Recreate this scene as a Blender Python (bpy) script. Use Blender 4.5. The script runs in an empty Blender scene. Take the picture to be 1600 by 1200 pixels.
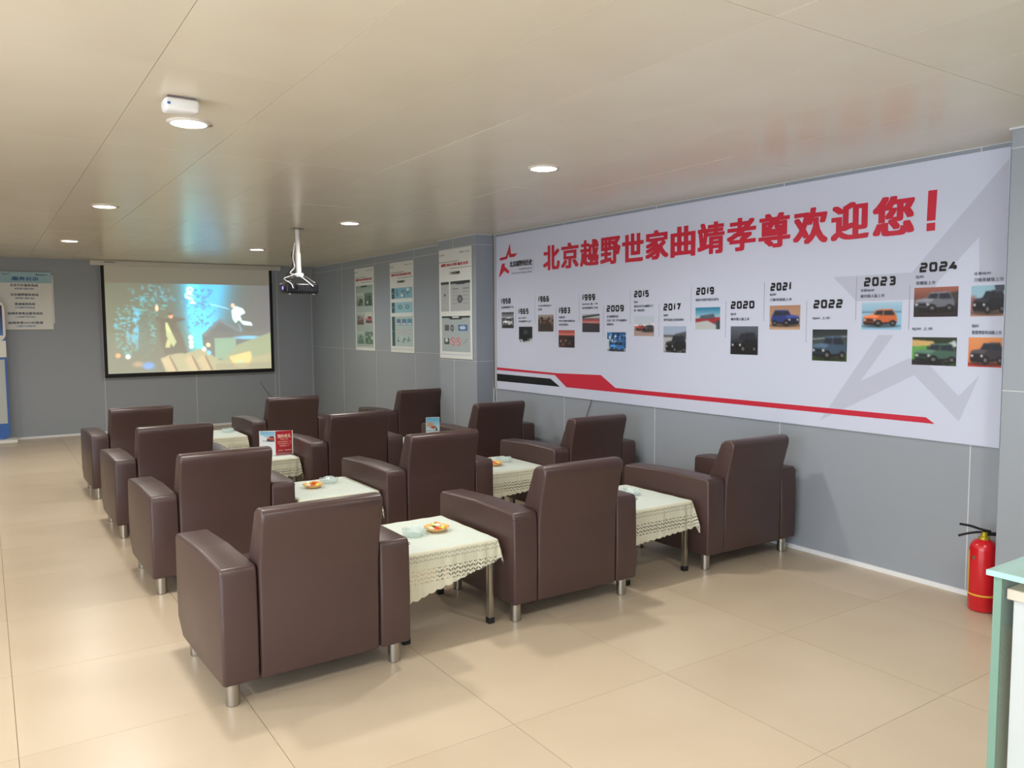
import bpy, bmesh, math, random
import numpy as np
from mathutils import Vector, Matrix, Euler
from mathutils.geometry import tessellate_polygon

random.seed(7)
SC = bpy.context.scene
COL = SC.collection

# ------------------------------------------------------------------ camera, world, exposure, lights
CAM_H = 1.55
yaw, pit, rol, fpx = 0.586454601, 0.0752281601, -0.00612234626, 1241.87
fw = Vector((math.sin(yaw)*math.cos(pit), math.cos(yaw)*math.cos(pit), -math.sin(pit)))
rt = Vector((math.cos(yaw), -math.sin(yaw), 0)); up = rt.cross(fw)
r2 = rt*math.cos(rol)+up*math.sin(rol); u2 = -rt*math.sin(rol)+up*math.cos(rol)
cd = bpy.data.cameras.new('camera'); cam = bpy.data.objects.new('camera', cd); COL.objects.link(cam)
cam.matrix_world = Matrix(((r2.x, u2.x, -fw.x, 0), (r2.y, u2.y, -fw.y, 0), (r2.z, u2.z, -fw.z, CAM_H), (0, 0, 0, 1)))
cd.sensor_width = 36; cd.lens = fpx*36/1600; cd.clip_start = .05
SC.camera = cam
vs = SC.view_settings
vs.view_transform = 'Standard'; vs.look = 'None'; vs.gamma = 1; vs.use_curve_mapping = False; vs.exposure = 0.0
W = bpy.data.worlds.new('world'); SC.world = W; W.use_nodes = True
bg = W.node_tree.nodes['Background']; bg.inputs[0].default_value = (.80, .87, 1.0, 1); bg.inputs[1].default_value = 6.0
try:
    SC.cycles.max_bounces = 8; SC.cycles.diffuse_bounces = 5; SC.cycles.glossy_bounces = 4
    SC.cycles.transmission_bounces = 8; SC.cycles.transparent_max_bounces = 12
    SC.cycles.caustics_reflective = False; SC.cycles.caustics_refractive = False
    SC.cycles.sample_clamp_indirect = 4.0
except Exception: pass

LIGHT_XY = [(x, y) for y in (.95, 4.0, 7.08, 10.1) for x in (.85, 2.9, -1.2)]
LIGHT_W = 21.5
CEIL = 2.50
XR = 4.585           # right wall
YB = 12.85           # back wall
XL, YF = -2.3, -3.2  # left and front walls, out of view

def add_lamp_light(x, y):
    l = bpy.data.lights.new('downlight_glow', 'AREA'); l.shape = 'DISK'; l.size = .15; l.energy = LIGHT_W
    l.color = (1.0, .965, .915); l.spread = math.radians(165)
    o = bpy.data.objects.new('downlight_glow', l); o.location = (x, y, CEIL-.016); COL.objects.link(o)
    return o

# ------------------------------------------------------------------ materials
def srgb(r, g, b):
    f = lambda c: c/12.92 if c <= .04045 else ((c+.055)/1.055)**2.4
    return (f(r/255), f(g/255), f(b/255), 1)
MATS = {}
def mat(name, rgb, rough=.5, metal=0, spec=.5, bump=None, noise=None, emit=None, trans=0, ior=1.45, coat=0, tilevar=0, alpha=1):
    m = bpy.data.materials.new(name); m.use_nodes = True; nt = m.node_tree; p = nt.nodes['Principled BSDF']
    c = srgb(*rgb)
    p.inputs['Base Color'].default_value = c; p.inputs['Roughness'].default_value = rough
    p.inputs['Metallic'].default_value = metal; p.inputs['Specular IOR Level'].default_value = spec
    p.inputs['IOR'].default_value = ior; p.inputs['Transmission Weight'].default_value = trans
    p.inputs['Coat Weight'].default_value = coat; p.inputs['Alpha'].default_value = alpha
    tc = nt.nodes.new('ShaderNodeTexCoord')
    if noise:   # (scale, amount, detail, second rgb)
        n = nt.nodes.new('ShaderNodeTexNoise'); n.inputs['Scale'].default_value = noise[0]; n.inputs['Detail'].default_value = noise[2]
        nt.links.new(tc.outputs['Object'], n.inputs['Vector'])
        mx = nt.nodes.new('ShaderNodeMix'); mx.data_type = 'RGBA'
        mx.inputs[6].default_value = c; mx.inputs[7].default_value = srgb(*noise[3])
        mr = nt.nodes.new('ShaderNodeMapRange'); mr.inputs[1].default_value = .3; mr.inputs[2].default_value = .7; mr.inputs[4].default_value = noise[1]
        nt.links.new(n.outputs['Fac'], mr.inputs[0]); nt.links.new(mr.outputs[0], mx.inputs[0])
        out = mx.outputs[2]
        if tilevar:
            oi = nt.nodes.new('ShaderNodeObjectInfo'); hs = nt.nodes.new('ShaderNodeHueSaturation')
            m2 = nt.nodes.new('ShaderNodeMapRange'); m2.inputs[3].default_value = 1-tilevar; m2.inputs[4].default_value = 1+tilevar
            nt.links.new(oi.outputs['Random'], m2.inputs[0]); nt.links.new(m2.outputs[0], hs.inputs['Value'])
            nt.links.new(out, hs.inputs['Color']); out = hs.outputs[0]
            # shift the grain from piece to piece
            ad = nt.nodes.new('ShaderNodeVectorMath'); ad.operation = 'ADD'
            nt.links.new(tc.outputs['Object'], ad.inputs[0]); nt.links.new(oi.outputs['Random'], ad.inputs[1]); nt.links.new(ad.outputs[0], n.inputs['Vector'])
        nt.links.new(out, p.inputs['Base Color'])
    if bump:    # (scale, strength, distance)
        n = nt.nodes.new('ShaderNodeTexNoise'); n.inputs['Scale'].default_value = bump[0]; n.inputs['Detail'].default_value = 3
        b = nt.nodes.new('ShaderNodeBump'); b.inputs['Strength'].default_value = bump[1]; b.inputs['Distance'].default_value = bump[2]
        nt.links.new(tc.outputs['Object'], n.inputs['Vector']); nt.links.new(n.outputs['Fac'], b.inputs['Height']); nt.links.new(b.outputs[0], p.inputs['Normal'])
    if emit:
        p.inputs['Emission Color'].default_value = srgb(*emit[0]); p.inputs['Emission Strength'].default_value = emit[1]
    MATS[name] = m
    return m
M_FLOOR = mat('floor_tile_stone', (194, 178, 154), .30, spec=.45, noise=(2.2, .55, 5, (184, 166, 141)), tilevar=.022)
M_GROUT = mat('grout', (178, 160, 134), .8)
M_CEIL = mat('ceiling_board', (226, 219, 199), .24, spec=.62, noise=(2.5, .6, 4, (220, 210, 187)), tilevar=.012)
M_CEILGAP = mat('ceiling_gap', (160, 148, 130), .8)
M_WALL = mat('grey_wall_panel', (150, 157, 164), .38, spec=.45, tilevar=.0)
M_STRIP = mat('white_joint_strip', (205, 208, 210), .4)
M_TRIM = mat('white_baseboard', (228, 230, 232), .35)
M_PLASTER = mat('plain_wall_paint', (190, 188, 184), .7)
M_LEATHER = mat('brown_leather', (69, 50, 47), .37, spec=.7, bump=(420, .12, .0015), noise=(3, .5, 3, (63, 45, 43)))
M_SEAM = mat('leather_seam', (62, 47, 45), .5)
M_CHROME = mat('brushed_steel', (178, 174, 166), .28, metal=1)
M_RUBBER = mat('black_rubber', (22, 22, 23), .6)
M_BLACKTOP = mat('black_table_top', (30, 30, 32), .3)
M_WHITE = mat('white_plastic', (228, 228, 224), .4)
M_HOUSING = mat('screen_housing_white', (200, 198, 188), .45)
M_BLACK = mat('black_border', (14, 14, 15), .6)
M_PROJ = mat('black_projector_plastic', (22, 24, 32), .3)
M_PURPLE = mat('violet_vent_glow', (120, 90, 220), .3, emit=((150, 120, 255), 2.0))
M_LAMP = mat('lamp_diffuser', (255, 255, 255), .5, emit=((255, 252, 246), 9.0))
M_RIM = mat('lamp_rim', (225, 220, 210), .35)
M_RED = mat('red_enamel', (200, 22, 34), .25, coat=.4)
M_BRASS = mat('brass_valve', (190, 170, 60), .35, metal=.6)
M_YELLOW = mat('yellow_tape', (225, 175, 60), .5)
M_GLASS = mat('clear_crystal', (214, 232, 230), .04, spec=.9, coat=1, alpha=.42)
M_AMBER = mat('amber_glass', (252, 202, 130), .08, coat=.6, alpha=.8)
M_GREEN = mat('green_edged_glass', (166, 200, 194), .04, spec=.6, alpha=.6)
M_GPANE = mat('green_glass_pane', (128, 154, 138), .05, spec=.5, alpha=.6)
M_GEDGE = mat('green_glass_edge', (112, 146, 130), .2)
M_GEDGE2 = mat('pale_glass_edge', (160, 206, 196), .2)
M_DESKW = mat('desk_white_laminate', (186, 192, 190), .35)
M_DESKC = mat('desk_cream_edge', (196, 188, 170), .4)
M_MURAL = mat('banner_vinyl_white', (202, 208, 226), .42)
M_MRED = mat('banner_red', (196, 40, 62), .45)
M_MBLACK = mat('banner_black', (22, 22, 26), .45)
M_MGREY = mat('banner_faint_grey', (186, 191, 208), .45)
M_MLINE = mat('banner_line_grey', (150, 148, 160), .5)
M_MTEXT = mat('banner_small_text', (78, 80, 92), .5)
M_BOARD = mat('poster_board', (222, 226, 222), .35)
M_TEAL = mat('sign_text_blue', (58, 110, 165), .5)
M_SMALLTXT = mat('sign_small_text', (92, 98, 120), .5)
M_CREAMTXT = mat('cream_text', (240, 215, 190), .5)
M_BLUE = mat('banner_stand_blue', (60, 105, 180), .45)
M_CABLE = mat('grey_cable', (120, 110, 112), .5)
M_WCABLE = mat('white_cable', (215, 215, 215), .45)

def paint_mat(name, rough=.45, emit=0.0, base=None):
    m = bpy.data.materials.new(name); m.use_nodes = True; nt = m.node_tree; p = nt.nodes['Principled BSDF']
    a = nt.nodes.new('ShaderNodeVertexColor'); a.layer_name = 'Col'
    if emit:
        nt.links.new(a.outputs[0], p.inputs['Emission Color']); p.inputs['Emission Strength'].default_value = emit
        p.inputs['Base Color'].default_value = srgb(*base)
    else: nt.links.new(a.outputs[0], p.inputs['Base Color'])
    p.inputs['Roughness'].default_value = rough
    return m
M_PRINT = paint_mat('printed_colour', .4)
M_PROJIMG = paint_mat('projected_picture', .8, emit=2.3, base=(216, 214, 204))
M_SCREEN = mat('screen_fabric', (216, 214, 202), .8)

def cloth_mat():
    m = bpy.data.materials.new('cream_lace'); m.use_nodes = True; nt = m.node_tree; p = nt.nodes['Principled BSDF']
    N = nt.nodes.new; L = nt.links.new
    p.inputs['Roughness'].default_value = .75
    uv = N('ShaderNodeUVMap'); uv.uv_map = 'edge'
    sp = N('ShaderNodeSeparateXYZ'); L(uv.outputs[0], sp.inputs[0])
    def mth(op, a, b=None, c=None):
        n = N('ShaderNodeMath'); n.operation = op
        for i, v in enumerate((a, b, c)):
            if v is None: continue
            if isinstance(v, (int, float)): n.inputs[i].default_value = v
            else: L(v, n.inputs[i])
        return n.outputs[0]
    al, e = sp.outputs[0], sp.outputs[1]
    # zigzag rows of eyelets in the lace border
    tri = mth('ABSOLUTE', mth('SUBTRACT', mth('FRACT', mth('MULTIPLY', al, 34.0)), .5))
    row = mth('FRACT', mth('ADD', mth('MULTIPLY', e, 46.0), mth('MULTIPLY', tri, 1.1)))
    hole = mth('MULTIPLY', mth('LESS_THAN', row, .36), mth('GREATER_THAN', mth('FRACT', mth('MULTIPLY', al, 68.0)), .24))
    band1 = mth('MULTIPLY', mth('GREATER_THAN', e, .085), mth('LESS_THAN', e, .150))
    band2 = mth('MULTIPLY', mth('GREATER_THAN', e, .012), mth('LESS_THAN', e, .045))
    holes = mth('MULTIPLY', hole, mth('ADD', mth('MULTIPLY', band1, .85), mth('MULTIPLY', band2, .35)))
    sheer = mth('MULTIPLY', mth('GREATER_THAN', e, .004), .10)
    tr = mth('MINIMUM', mth('ADD', holes, sheer), .92)
    cr = N('ShaderNodeMix'); cr.data_type = 'RGBA'; cr.inputs[6].default_value = srgb(203, 214, 206); cr.inputs[7].default_value = srgb(212, 211, 188)
    L(mth('GREATER_THAN', e, .0), cr.inputs[0]); L(cr.outputs[2], p.inputs['Base Color'])
    n = N('ShaderNodeTexNoise'); n.inputs['Scale'].default_value = 260
    tc = N('ShaderNodeTexCoord'); L(tc.outputs['Object'], n.inputs['Vector'])
    b = N('ShaderNodeBump'); b.inputs['Strength'].default_value = .35; b.inputs['Distance'].default_value = .002
    L(n.outputs[0], b.inputs['Height']); L(b.outputs[0], p.inputs['Normal'])
    tb = N('ShaderNodeBsdfTransparent'); mx = N('ShaderNodeMixShader')
    L(tr, mx.inputs[0]); L(p.outputs[0], mx.inputs[1]); L(tb.outputs[0], mx.inputs[2])
    L(mx.outputs[0], nt.nodes['Material Output'].inputs['Surface'])
    return m
M_LACE = cloth_mat()

# ------------------------------------------------------------------ mesh helpers
def link_mesh(name, me, material=None, parent=None):
    o = bpy.data.objects.new(name, me); COL.objects.link(o)
    if material is not None and not me.materials: me.materials.append(material)
    if parent is not None: o.parent = parent
    return o
def obj(name, bm, material, parent=None, smooth=None):
    me = bpy.data.meshes.new(name); bm.normal_update(); bm.to_mesh(me); bm.free()
    if smooth is not None:
        me.shade_smooth(); me.set_sharp_from_angle(angle=math.radians(smooth))
    return link_mesh(name, me, material, parent)
def thing(name, label, cat, loc=(0, 0, 0), rotz=0, group=None):
    o = bpy.data.objects.new(name, None); COL.objects.link(o); o.empty_display_size = .1
    o.location = loc; o.rotation_euler = (0, 0, rotz); o['label'] = label; o['category'] = cat
    if group: o['group'] = group
    return o
def tag(o, label, cat, group=None):
    o['label'] = label; o['category'] = cat
    if group: o['group'] = group
    return o
def struct(o): o['kind'] = 'structure'; return o
def bx(bm, x0, x1, y0, y1, z0, z1, mtx=None):
    vs_ = [bm.verts.new(p) for p in [(x0, y0, z0), (x1, y0, z0), (x1, y1, z0), (x0, y1, z0), (x0, y0, z1), (x1, y0, z1), (x1, y1, z1), (x0, y1, z1)]]
    for f in ((3, 2, 1, 0), (4, 5, 6, 7), (0, 1, 5, 4), (1, 2, 6, 5), (2, 3, 7, 6), (3, 0, 4, 7)): bm.faces.new([vs_[i] for i in f])
    if mtx: bmesh.ops.transform(bm, matrix=mtx, verts=vs_)
    return vs_
def box_bm(x0, x1, y0, y1, z0, z1, bev=0, seg=2):
    bm = bmesh.new(); bx(bm, x0, x1, y0, y1, z0, z1)
    if bev: bmesh.ops.bevel(bm, geom=list(bm.edges), offset=bev, segments=seg, profile=.5, affect='EDGES')
    return bm
def box(name, x0, x1, y0, y1, z0, z1, material, parent=None, bev=0, seg=2):
    return obj(name, box_bm(x0, x1, y0, y1, z0, z1, bev, seg), material, parent, 40 if bev else None)
def prism_x(prof, x0, x1, bev=0, seg=3, cuts=0):
    """profile in (y,z) swept along x"""
    bm = bmesh.new()
    a = [bm.verts.new((x0, y, z)) for y, z in prof]; b = [bm.verts.new((x1, y, z)) for y, z in prof]
    bm.faces.new(a); bm.faces.new(b[::-1]); n = len(prof)
    for i in range(n): bm.faces.new([a[i], b[i], b[(i+1) % n], a[(i+1) % n]])
    bmesh.ops.recalc_face_normals(bm, faces=bm.faces)
    if bev: bmesh.ops.bevel(bm, geom=list(bm.edges), offset=bev, segments=seg, profile=.5, affect='EDGES', clamp_overlap=True)
    return bm
def lathe_bm(prof, n=24, bm=None, center=(0, 0), cap=True):
    bm = bm or bmesh.new(); rings = []
    for r, z in prof:
        rings.append([bm.verts.new((center[0]+r*math.cos(2*math.pi*i/n), center[1]+r*math.sin(2*math.pi*i/n), z)) for i in range(n)] if r > 1e-6 else [bm.verts.new((center[0], center[1], z))])
    for A, B in zip(rings, rings[1:]):
        for i in range(n):
            q = [A[i % len(A)], A[(i+1) % len(A)], B[(i+1) % len(B)], B[i % len(B)]]
            s = []
            for v in q:
                if v not in s: s.append(v)
            if len(s) > 2: bm.faces.new(s)
    if cap:
        for R_ in (rings[0], rings[-1]):
            if len(R_) > 2: bm.faces.new(R_)
    bmesh.ops.recalc_face_normals(bm, faces=bm.faces)
    return bm
def tube_bm(pts, r, n=8, bm=None):
    bm = bm or bmesh.new(); pts = [Vector(p) for p in pts]; rings = []
    for i, p in enumerate(pts):
        t = (pts[min(i+1, len(pts)-1)]-pts[max(i-1, 0)]).normalized()
        a = t.cross(Vector((0, 0, 1)) if abs(t.z) < .9 else Vector((1, 0, 0))).normalized(); b = t.cross(a)
        rings.append([bm.verts.new(p+a*r*math.cos(2*math.pi*k/n)+b*r*math.sin(2*math.pi*k/n)) for k in range(n)])
    for A, B in zip(rings, rings[1:]):
        for k in range(n): bm.faces.new([A[k], A[(k+1) % n], B[(k+1) % n], B[k]])
    bm.faces.new(rings[0]); bm.faces.new(rings[-1])
    bmesh.ops.recalc_face_normals(bm, faces=bm.faces)
    return bm
def smooth_path(pts, k=6):
    P = [Vector(p) for p in pts]; out = []
    for i in range(len(P)-1):
        p0, p1, p2, p3 = P[max(i-1, 0)], P[i], P[i+1], P[min(i+2, len(P)-1)]
        for j in range(k):
            t = j/k
            out.append(.5*((2*p1)+(-p0+p2)*t+(2*p0-5*p1+4*p2-p3)*t*t+(-p0+3*p1-3*p2+p3)*t**3))
    out.append(P[-1]); return out
def dup(root, loc, rotz, label=None, name=None):
    r = root.copy(); COL.objects.link(r); r.location = loc; r.rotation_euler = (0, 0, rotz)
    if label: r['label'] = label
    for ch in list(root.children):
        c = ch.copy(); COL.objects.link(c); c.parent = r
        for g in ch.children:
            d = g.copy(); COL.objects.link(d); d.parent = c
    return r
# frames: flat print placed on planes. fr(u, v, d) -> world; u to the right as seen, v up, d out of the surface
def frame_right(x):  return lambda u, v, d=0: (x-d, -u, v)      # u = -y
def frame_back(y):   return lambda u, v, d=0: (u, y-d, v)
def poly_bm(fr, pts, d=0, bm=None):
    bm = bm or bmesh.new(); bm.faces.new([bm.verts.new(fr(u, v, d)) for u, v in pts]); return bm
def poly(name, fr, pts, material, parent, d=.0015):
    """printed flat shape of the thickness of a vinyl layer"""
    tris = tessellate_polygon([[Vector((u, v, 0)) for u, v in pts]])
    bm = bmesh.new(); a = [bm.verts.new(fr(u, v, d)) for u, v in pts]
    for t_ in tris: bm.faces.new([a[i] for i in t_])
    return obj(name, bm, material, parent)
_tc = {}
def text_verts(body, bold=0.0):
    """outline text as vertices and faces; bold > 0 thickens every stroke by stacking shifted copies"""
    key = (body, bold)
    if key not in _tc:
        c = bpy.data.curves.new('t', 'FONT'); c.body = body; c.size = 1; c.resolution_u = 3
        o = bpy.data.objects.new('t', c); COL.objects.link(o)
        dg = bpy.context.evaluated_depsgraph_get(); me = bpy.data.meshes.new_from_object(o.evaluated_get(dg))
        v = np.array([p.co[:2] for p in me.vertices]); f = [tuple(p.vertices) for p in me.polygons]
        bpy.data.objects.remove(o); bpy.data.curves.remove(c); bpy.data.meshes.remove(me)
        if bold and len(v):
            k = 8; n = len(v); V = [v]; F_ = list(f)
            for q in range(k):
                V.append(v+bold*np.array([(1.25, 1.25, 0, -1.25, -1.25, -1.25, 0, 1.25)[q], (0, .75, .75, .75, 0, -.75, -.75, -.75)[q]])); F_ += [tuple(i+n*(q+1) for i in fc) for fc in f]
            v = np.concatenate(V); f = F_
        _tc[key] = (v, f)
    return _tc[key]
def text(name, body, fr, u0, u1, v0, v1, material, parent, d=.003, bold=0.0, keep=False):
    v, f = text_verts(body, bold)
    if len(v) == 0: return None
    mn, mx = v.min(0), v.max(0); s = (mx-mn)
    su = (u1-u0)/s[0]; sv = (v1-v0)/s[1]
    if keep: su = min(su, sv); sv = su
    me = bpy.data.meshes.new(name)
    n1 = len(v)//9 if bold else len(v)   # stacked copies lie a hair apart in depth
    me.from_pydata([fr(u0+(p[0]-mn[0])*su, v0+(p[1]-mn[1])*sv, d+.00018*(i//n1)) for i, p in enumerate(v)], [], f); me.update()
    return link_mesh(name, me, material, parent)

# ------------------------------------------------------------------ colour print painter
class Paint:
    def __init__(s, w, h, c=(128, 128, 128)):
        s.w, s.h = w, h; s.a = np.zeros((h, w, 3)); s.a[:] = np.array(c, float)
        s.X, s.Y = np.meshgrid((np.arange(w)+.5)/w, (np.arange(h)+.5)/h); s.rng = np.random.RandomState(3)
    def _mix(s, m, c): s.a += (np.array(c, float)-s.a)*np.clip(m, 0, 1)[..., None]
    def grad(s, c0, c1, y0=0, y1=1, x0=0, x1=1):
        t = np.clip((s.Y-y0)/(y1-y0), 0, 1)[..., None]; m = ((s.Y >= y0) & (s.Y <= y1) & (s.X >= x0) & (s.X <= x1))[..., None]
        s.a = np.where(m, np.array(c0)*(1-t)+np.array(c1)*t, s.a); return s
    def rect(s, x0, y0, x1, y1, c, k=1.0): s._mix(((s.X >= x0) & (s.X <= x1) & (s.Y >= y0) & (s.Y <= y1))*k, c); return s
    def ell(s, cx, cy, rx, ry, c, soft=.15, k=1.0):
        r = np.sqrt(((s.X-cx)/rx)**2+((s.Y-cy)/ry)**2); s._mix(np.clip((1-r)/soft+.5, 0, 1)*k, c); return s
    def poly(s, pts, c, k=1.0):
        ins = np.zeros((s.h, s.w)); 
        for dx, dy in ((-.25, -.25), (.25, -.25), (-.25, .25), (.25, .25)):
            X = s.X+dx/s.w; Y = s.Y+dy/s.h; q = np.zeros((s.h, s.w), bool); n = len(pts)
            for i in range(n):
                (xa, ya), (xb, yb) = pts[i], pts[(i+1) % n]
                if ya == yb: continue
                q ^= ((ya > Y) != (yb > Y)) & (X < (xb-xa)*(Y-ya)/(yb-ya)+xa)
            ins += q*.25
        s._mix(ins*k, c); return s
    def noise(s, amp, cell=4, m=None):
        n = s.rng.rand(s.h//cell+2, s.w//cell+2, 1)-.5; n = np.kron(n, np.ones((cell, cell, 1)))[:s.h, :s.w]
        s.a += n*amp*(1 if m is None else m[..., None]); return s
    def dots(s, n, x0, y0, x1, y1, cols, r=.02):
        for _ in range(n):
            c = cols[s.rng.randint(len(cols))]; s.ell(x0+(x1-x0)*s.rng.rand(), y0+(y1-y0)*s.rng.rand(), r*(.5+s.rng.rand()), r*(.5+s.rng.rand())*s.w/s.h, c, .4)
        return s
    def blur(s, k=1):
        for _ in range(k):
            p = np.pad(s.a, ((1, 1), (1, 1), (0, 0)), 'edge'); s.a = (p[1:-1, 1:-1]*2+p[:-2, 1:-1]+p[2:, 1:-1]+p[1:-1, :-2]+p[1:-1, 2:])/6
        return s
    def mesh(s, name, fr, u0, u1, v0, v1, parent, d=.002, material=None):
        a = np.clip(s.a, 0, 255)/255; lin = np.where(a <= .04045, a/12.92, ((a+.055)/1.055)**2.4)
        vs_ = [fr(u0+(u1-u0)*i/(s.w-1), v1-(v1-v0)*j/(s.h-1), d) for j in range(s.h) for i in range(s.w)]
        fs = [(j*s.w+i, (j+1)*s.w+i, (j+1)*s.w+i+1, j*s.w+i+1) for j in range(s.h-1) for i in range(s.w-1)]
        me = bpy.data.meshes.new(name); me.from_pydata(vs_, [], fs); me.update()
        ca = me.color_attributes.new('Col', 'FLOAT_COLOR', 'POINT')
        ca.data.foreach_set('color', np.concatenate([lin, np.ones((s.h, s.w, 1))], 2).astype('f').ravel())
        return link_mesh(name, me, material or M_PRINT, parent)
def car(p, cx, cy, s, col, dark=(28, 28, 32), flip=1, hi=(215, 215, 220), glass=(40, 46, 56), ar=1.2):
    """boxy off-road car in three-quarter view: body, roof, windows, bonnet, grille, lamps, wheels"""
    def T(pts): return [(cx+flip*x*s, cy+y*s*ar) for x, y in pts]
    lighter = tuple(min(255, c*1.25+12) for c in col); darker = tuple(c*.6 for c in col)
    p.ell(cx, cy+.30*s*ar, .56*s, .06*s*ar, (20, 20, 22), .6, .6)
    p.poly(T([(-.5, .0), (-.46, -.06), (-.22, -.1), (-.12, -.27), (.34, -.29), (.46, -.06), (.49, .1), (.46, .2), (-.46, .26), (-.51, .16)]), col)
    p.poly(T([(-.5, .0), (-.46, -.06), (-.22, -.1), (.0, -.08), (-.1, .02)]), lighter)
    p.poly(T([(-.18, -.1), (-.1, -.24), (.08, -.25), (.06, -.08)]), glass)
    p.poly(T([(.1, -.08), (.11, -.24), (.33, -.25), (.42, -.07)]), glass)
    p.poly(T([(-.12, -.27), (.34, -.29), (.33, -.26), (-.1, -.245)]), lighter)
    p.poly(T([(-.5, .03), (-.12, .05), (-.12, .24), (-.49, .22)]), darker)
    p.rect(min(T([(-.46, 0)])[0][0], T([(-.16, 0)])[0][0]), T([(0, .06)])[0][1], max(T([(-.46, 0)])[0][0], T([(-.16, 0)])[0][0]), T([(0, .11)])[0][1], dark)
    for x in (-.45, -.17): q = T([(x, .085)])[0]; p.ell(q[0], q[1], .035*s, .035*s*ar, hi, .4)
    p.poly(T([(-.5, .17), (-.1, .2), (.46, .14), (.46, .2), (-.1, .27), (-.5, .24)]), dark)
    for x, r in ((-.06, .105), (.36, .09)):
        q = T([(x, .2)])[0]; p.ell(q[0], q[1], r*s, r*1.15*s*ar, (18, 18, 20), .15); p.ell(q[0], q[1], r*.5*s, r*.55*s*ar, (110, 110, 115), .3)

# ------------------------------------------------------------------ room shell
def struct_box(name, *a, **k): return struct(box(name, *a, **k))
fl = struct_box('floor', XL-.1, XR+.1, YF-.1, YB+.1, -.12, -.004, M_GROUT)
gx0, gp = .038, .805; gy0, gq = .87, .805
tile_me = None; g = .0013
i0 = math.floor((XL-gx0)/gp); j0 = math.floor((YF-gy0)/gq)
for i in range(i0, 6):
    for j in range(j0, 16):
        xa, xb = max(XL, gx0+i*gp), min(XR, gx0+(i+1)*gp); ya, yb = max(YF, gy0+j*gq), min(YB, gy0+(j+1)*gq)
        if xb-xa < .02 or yb-ya < .02: continue
        full = (xb-xa > gp-.001 and yb-ya > gq-.001)
        cx, cy = (xa+xb)/2, (ya+yb)/2; hx, hy = (xb-xa)/2-g, (yb-ya)/2-g*.6
        if full and tile_me: o = link_mesh('floor_tile', tile_me, None, fl)
        else:
            o = box('floor_tile', -hx, hx, -hy, hy, -.006, 0, M_FLOOR, fl)
            if full: tile_me = o.data
        o.location = (cx, cy, 0)
ce = struct_box('ceiling', XL-.1, XR+.1, YF-.1, YB+.1, CEIL+.006, CEIL+.1, M_CEILGAP)
cx0, cp, cy0, cq = .057, .5115, .175, 1.497
pan_me = None
for i in range(math.floor((XL-cx0)/cp), 9):
    for j in range(math.floor((YF-cy0)/cq), 9):
        xa, xb = max(XL, cx0+i*cp), min(XR, cx0+(i+1)*cp); ya, yb = max(YF, cy0+j*cq), min(YB, cy0+(j+1)*cq)
        if xb-xa < .01 or yb-ya < .02: continue
        full = (xb-xa > cp-.001 and yb-ya > cq-.001)
        gg = .0011; hx, hy = (xb-xa)/2-gg, (yb-ya)/2-gg
        if full and pan_me: o = link_mesh('ceiling_panel', pan_me, None, ce)
        else:
            o = box('ceiling_panel', -hx, hx, -hy, hy, 0, .008, M_CEIL, ce)
            if full: pan_me = o.data
        o.location = ((xa+xb)/2, (ya+yb)/2, CEIL+random.choice((0, 0, .0006, .001)))

def panel_wall(root, axis, fixed, us, vs_, sign, strip=.006, hide_v=()):
    """grey sheet panels between u joints and v joints, light strips over the joints"""
    for a, b in zip(us, us[1:]):
        for c, d in zip(vs_, vs_[1:]):
            e = .0025
            if axis == 'x': box('wall_panel', min(fixed, fixed+sign*.012), max(fixed, fixed+sign*.012), a+e, b-e, c+e, d-e, M_WALL, root)
            else: box('wall_panel', a+e, b-e, min(fixed, fixed+sign*.012), max(fixed, fixed+sign*.012), c+e, d-e, M_WALL, root)
    def st(u0, u1, v0, v1):
        f0, f1 = sorted((fixed-sign*.0015, fixed+sign*.01))
        if axis == 'x': box('joint_strip', f0, f1, u0, u1, v0, v1, M_STRIP, root)
        else: box('joint_strip', u0, u1, f0, f1, v0, v1, M_STRIP, root)
    for u in us[1:-1]: st(u-strip/2, u+strip/2, vs_[0], vs_[-1])
    for v in vs_[1:-1]:
        for a, b in zip(us, us[1:]): st(a+strip/2, b-strip/2, v-strip*.35, v+strip*.35)
wr = struct_box('wall_right', XR+.012, XR+.12, YF-.1, YB, 0, CEIL, M_PLASTER)
panel_wall(wr, 'x', XR, [YF, -.2, 1.03, 2.257, 3.54, 4.775, 6.0, 7.20], [.0, .86, 2.42, CEIL], 1)
panel_wall(wr, 'x', XR, [8.05, 9.12, 10.33, 11.55, YB], [.0, 1.2, 2.4, CEIL], 1)
wb = struct_box('wall_back', XL, XR+.12, YB+.012, YB+.12, 0, CEIL, M_PLASTER)
panel_wall(wb, 'y', YB, [XL, -1.07, .19, 1.447, 2.71, 3.925, 3.99, 4.557, XR], [.0, CEIL], 1, strip=.007)
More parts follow.
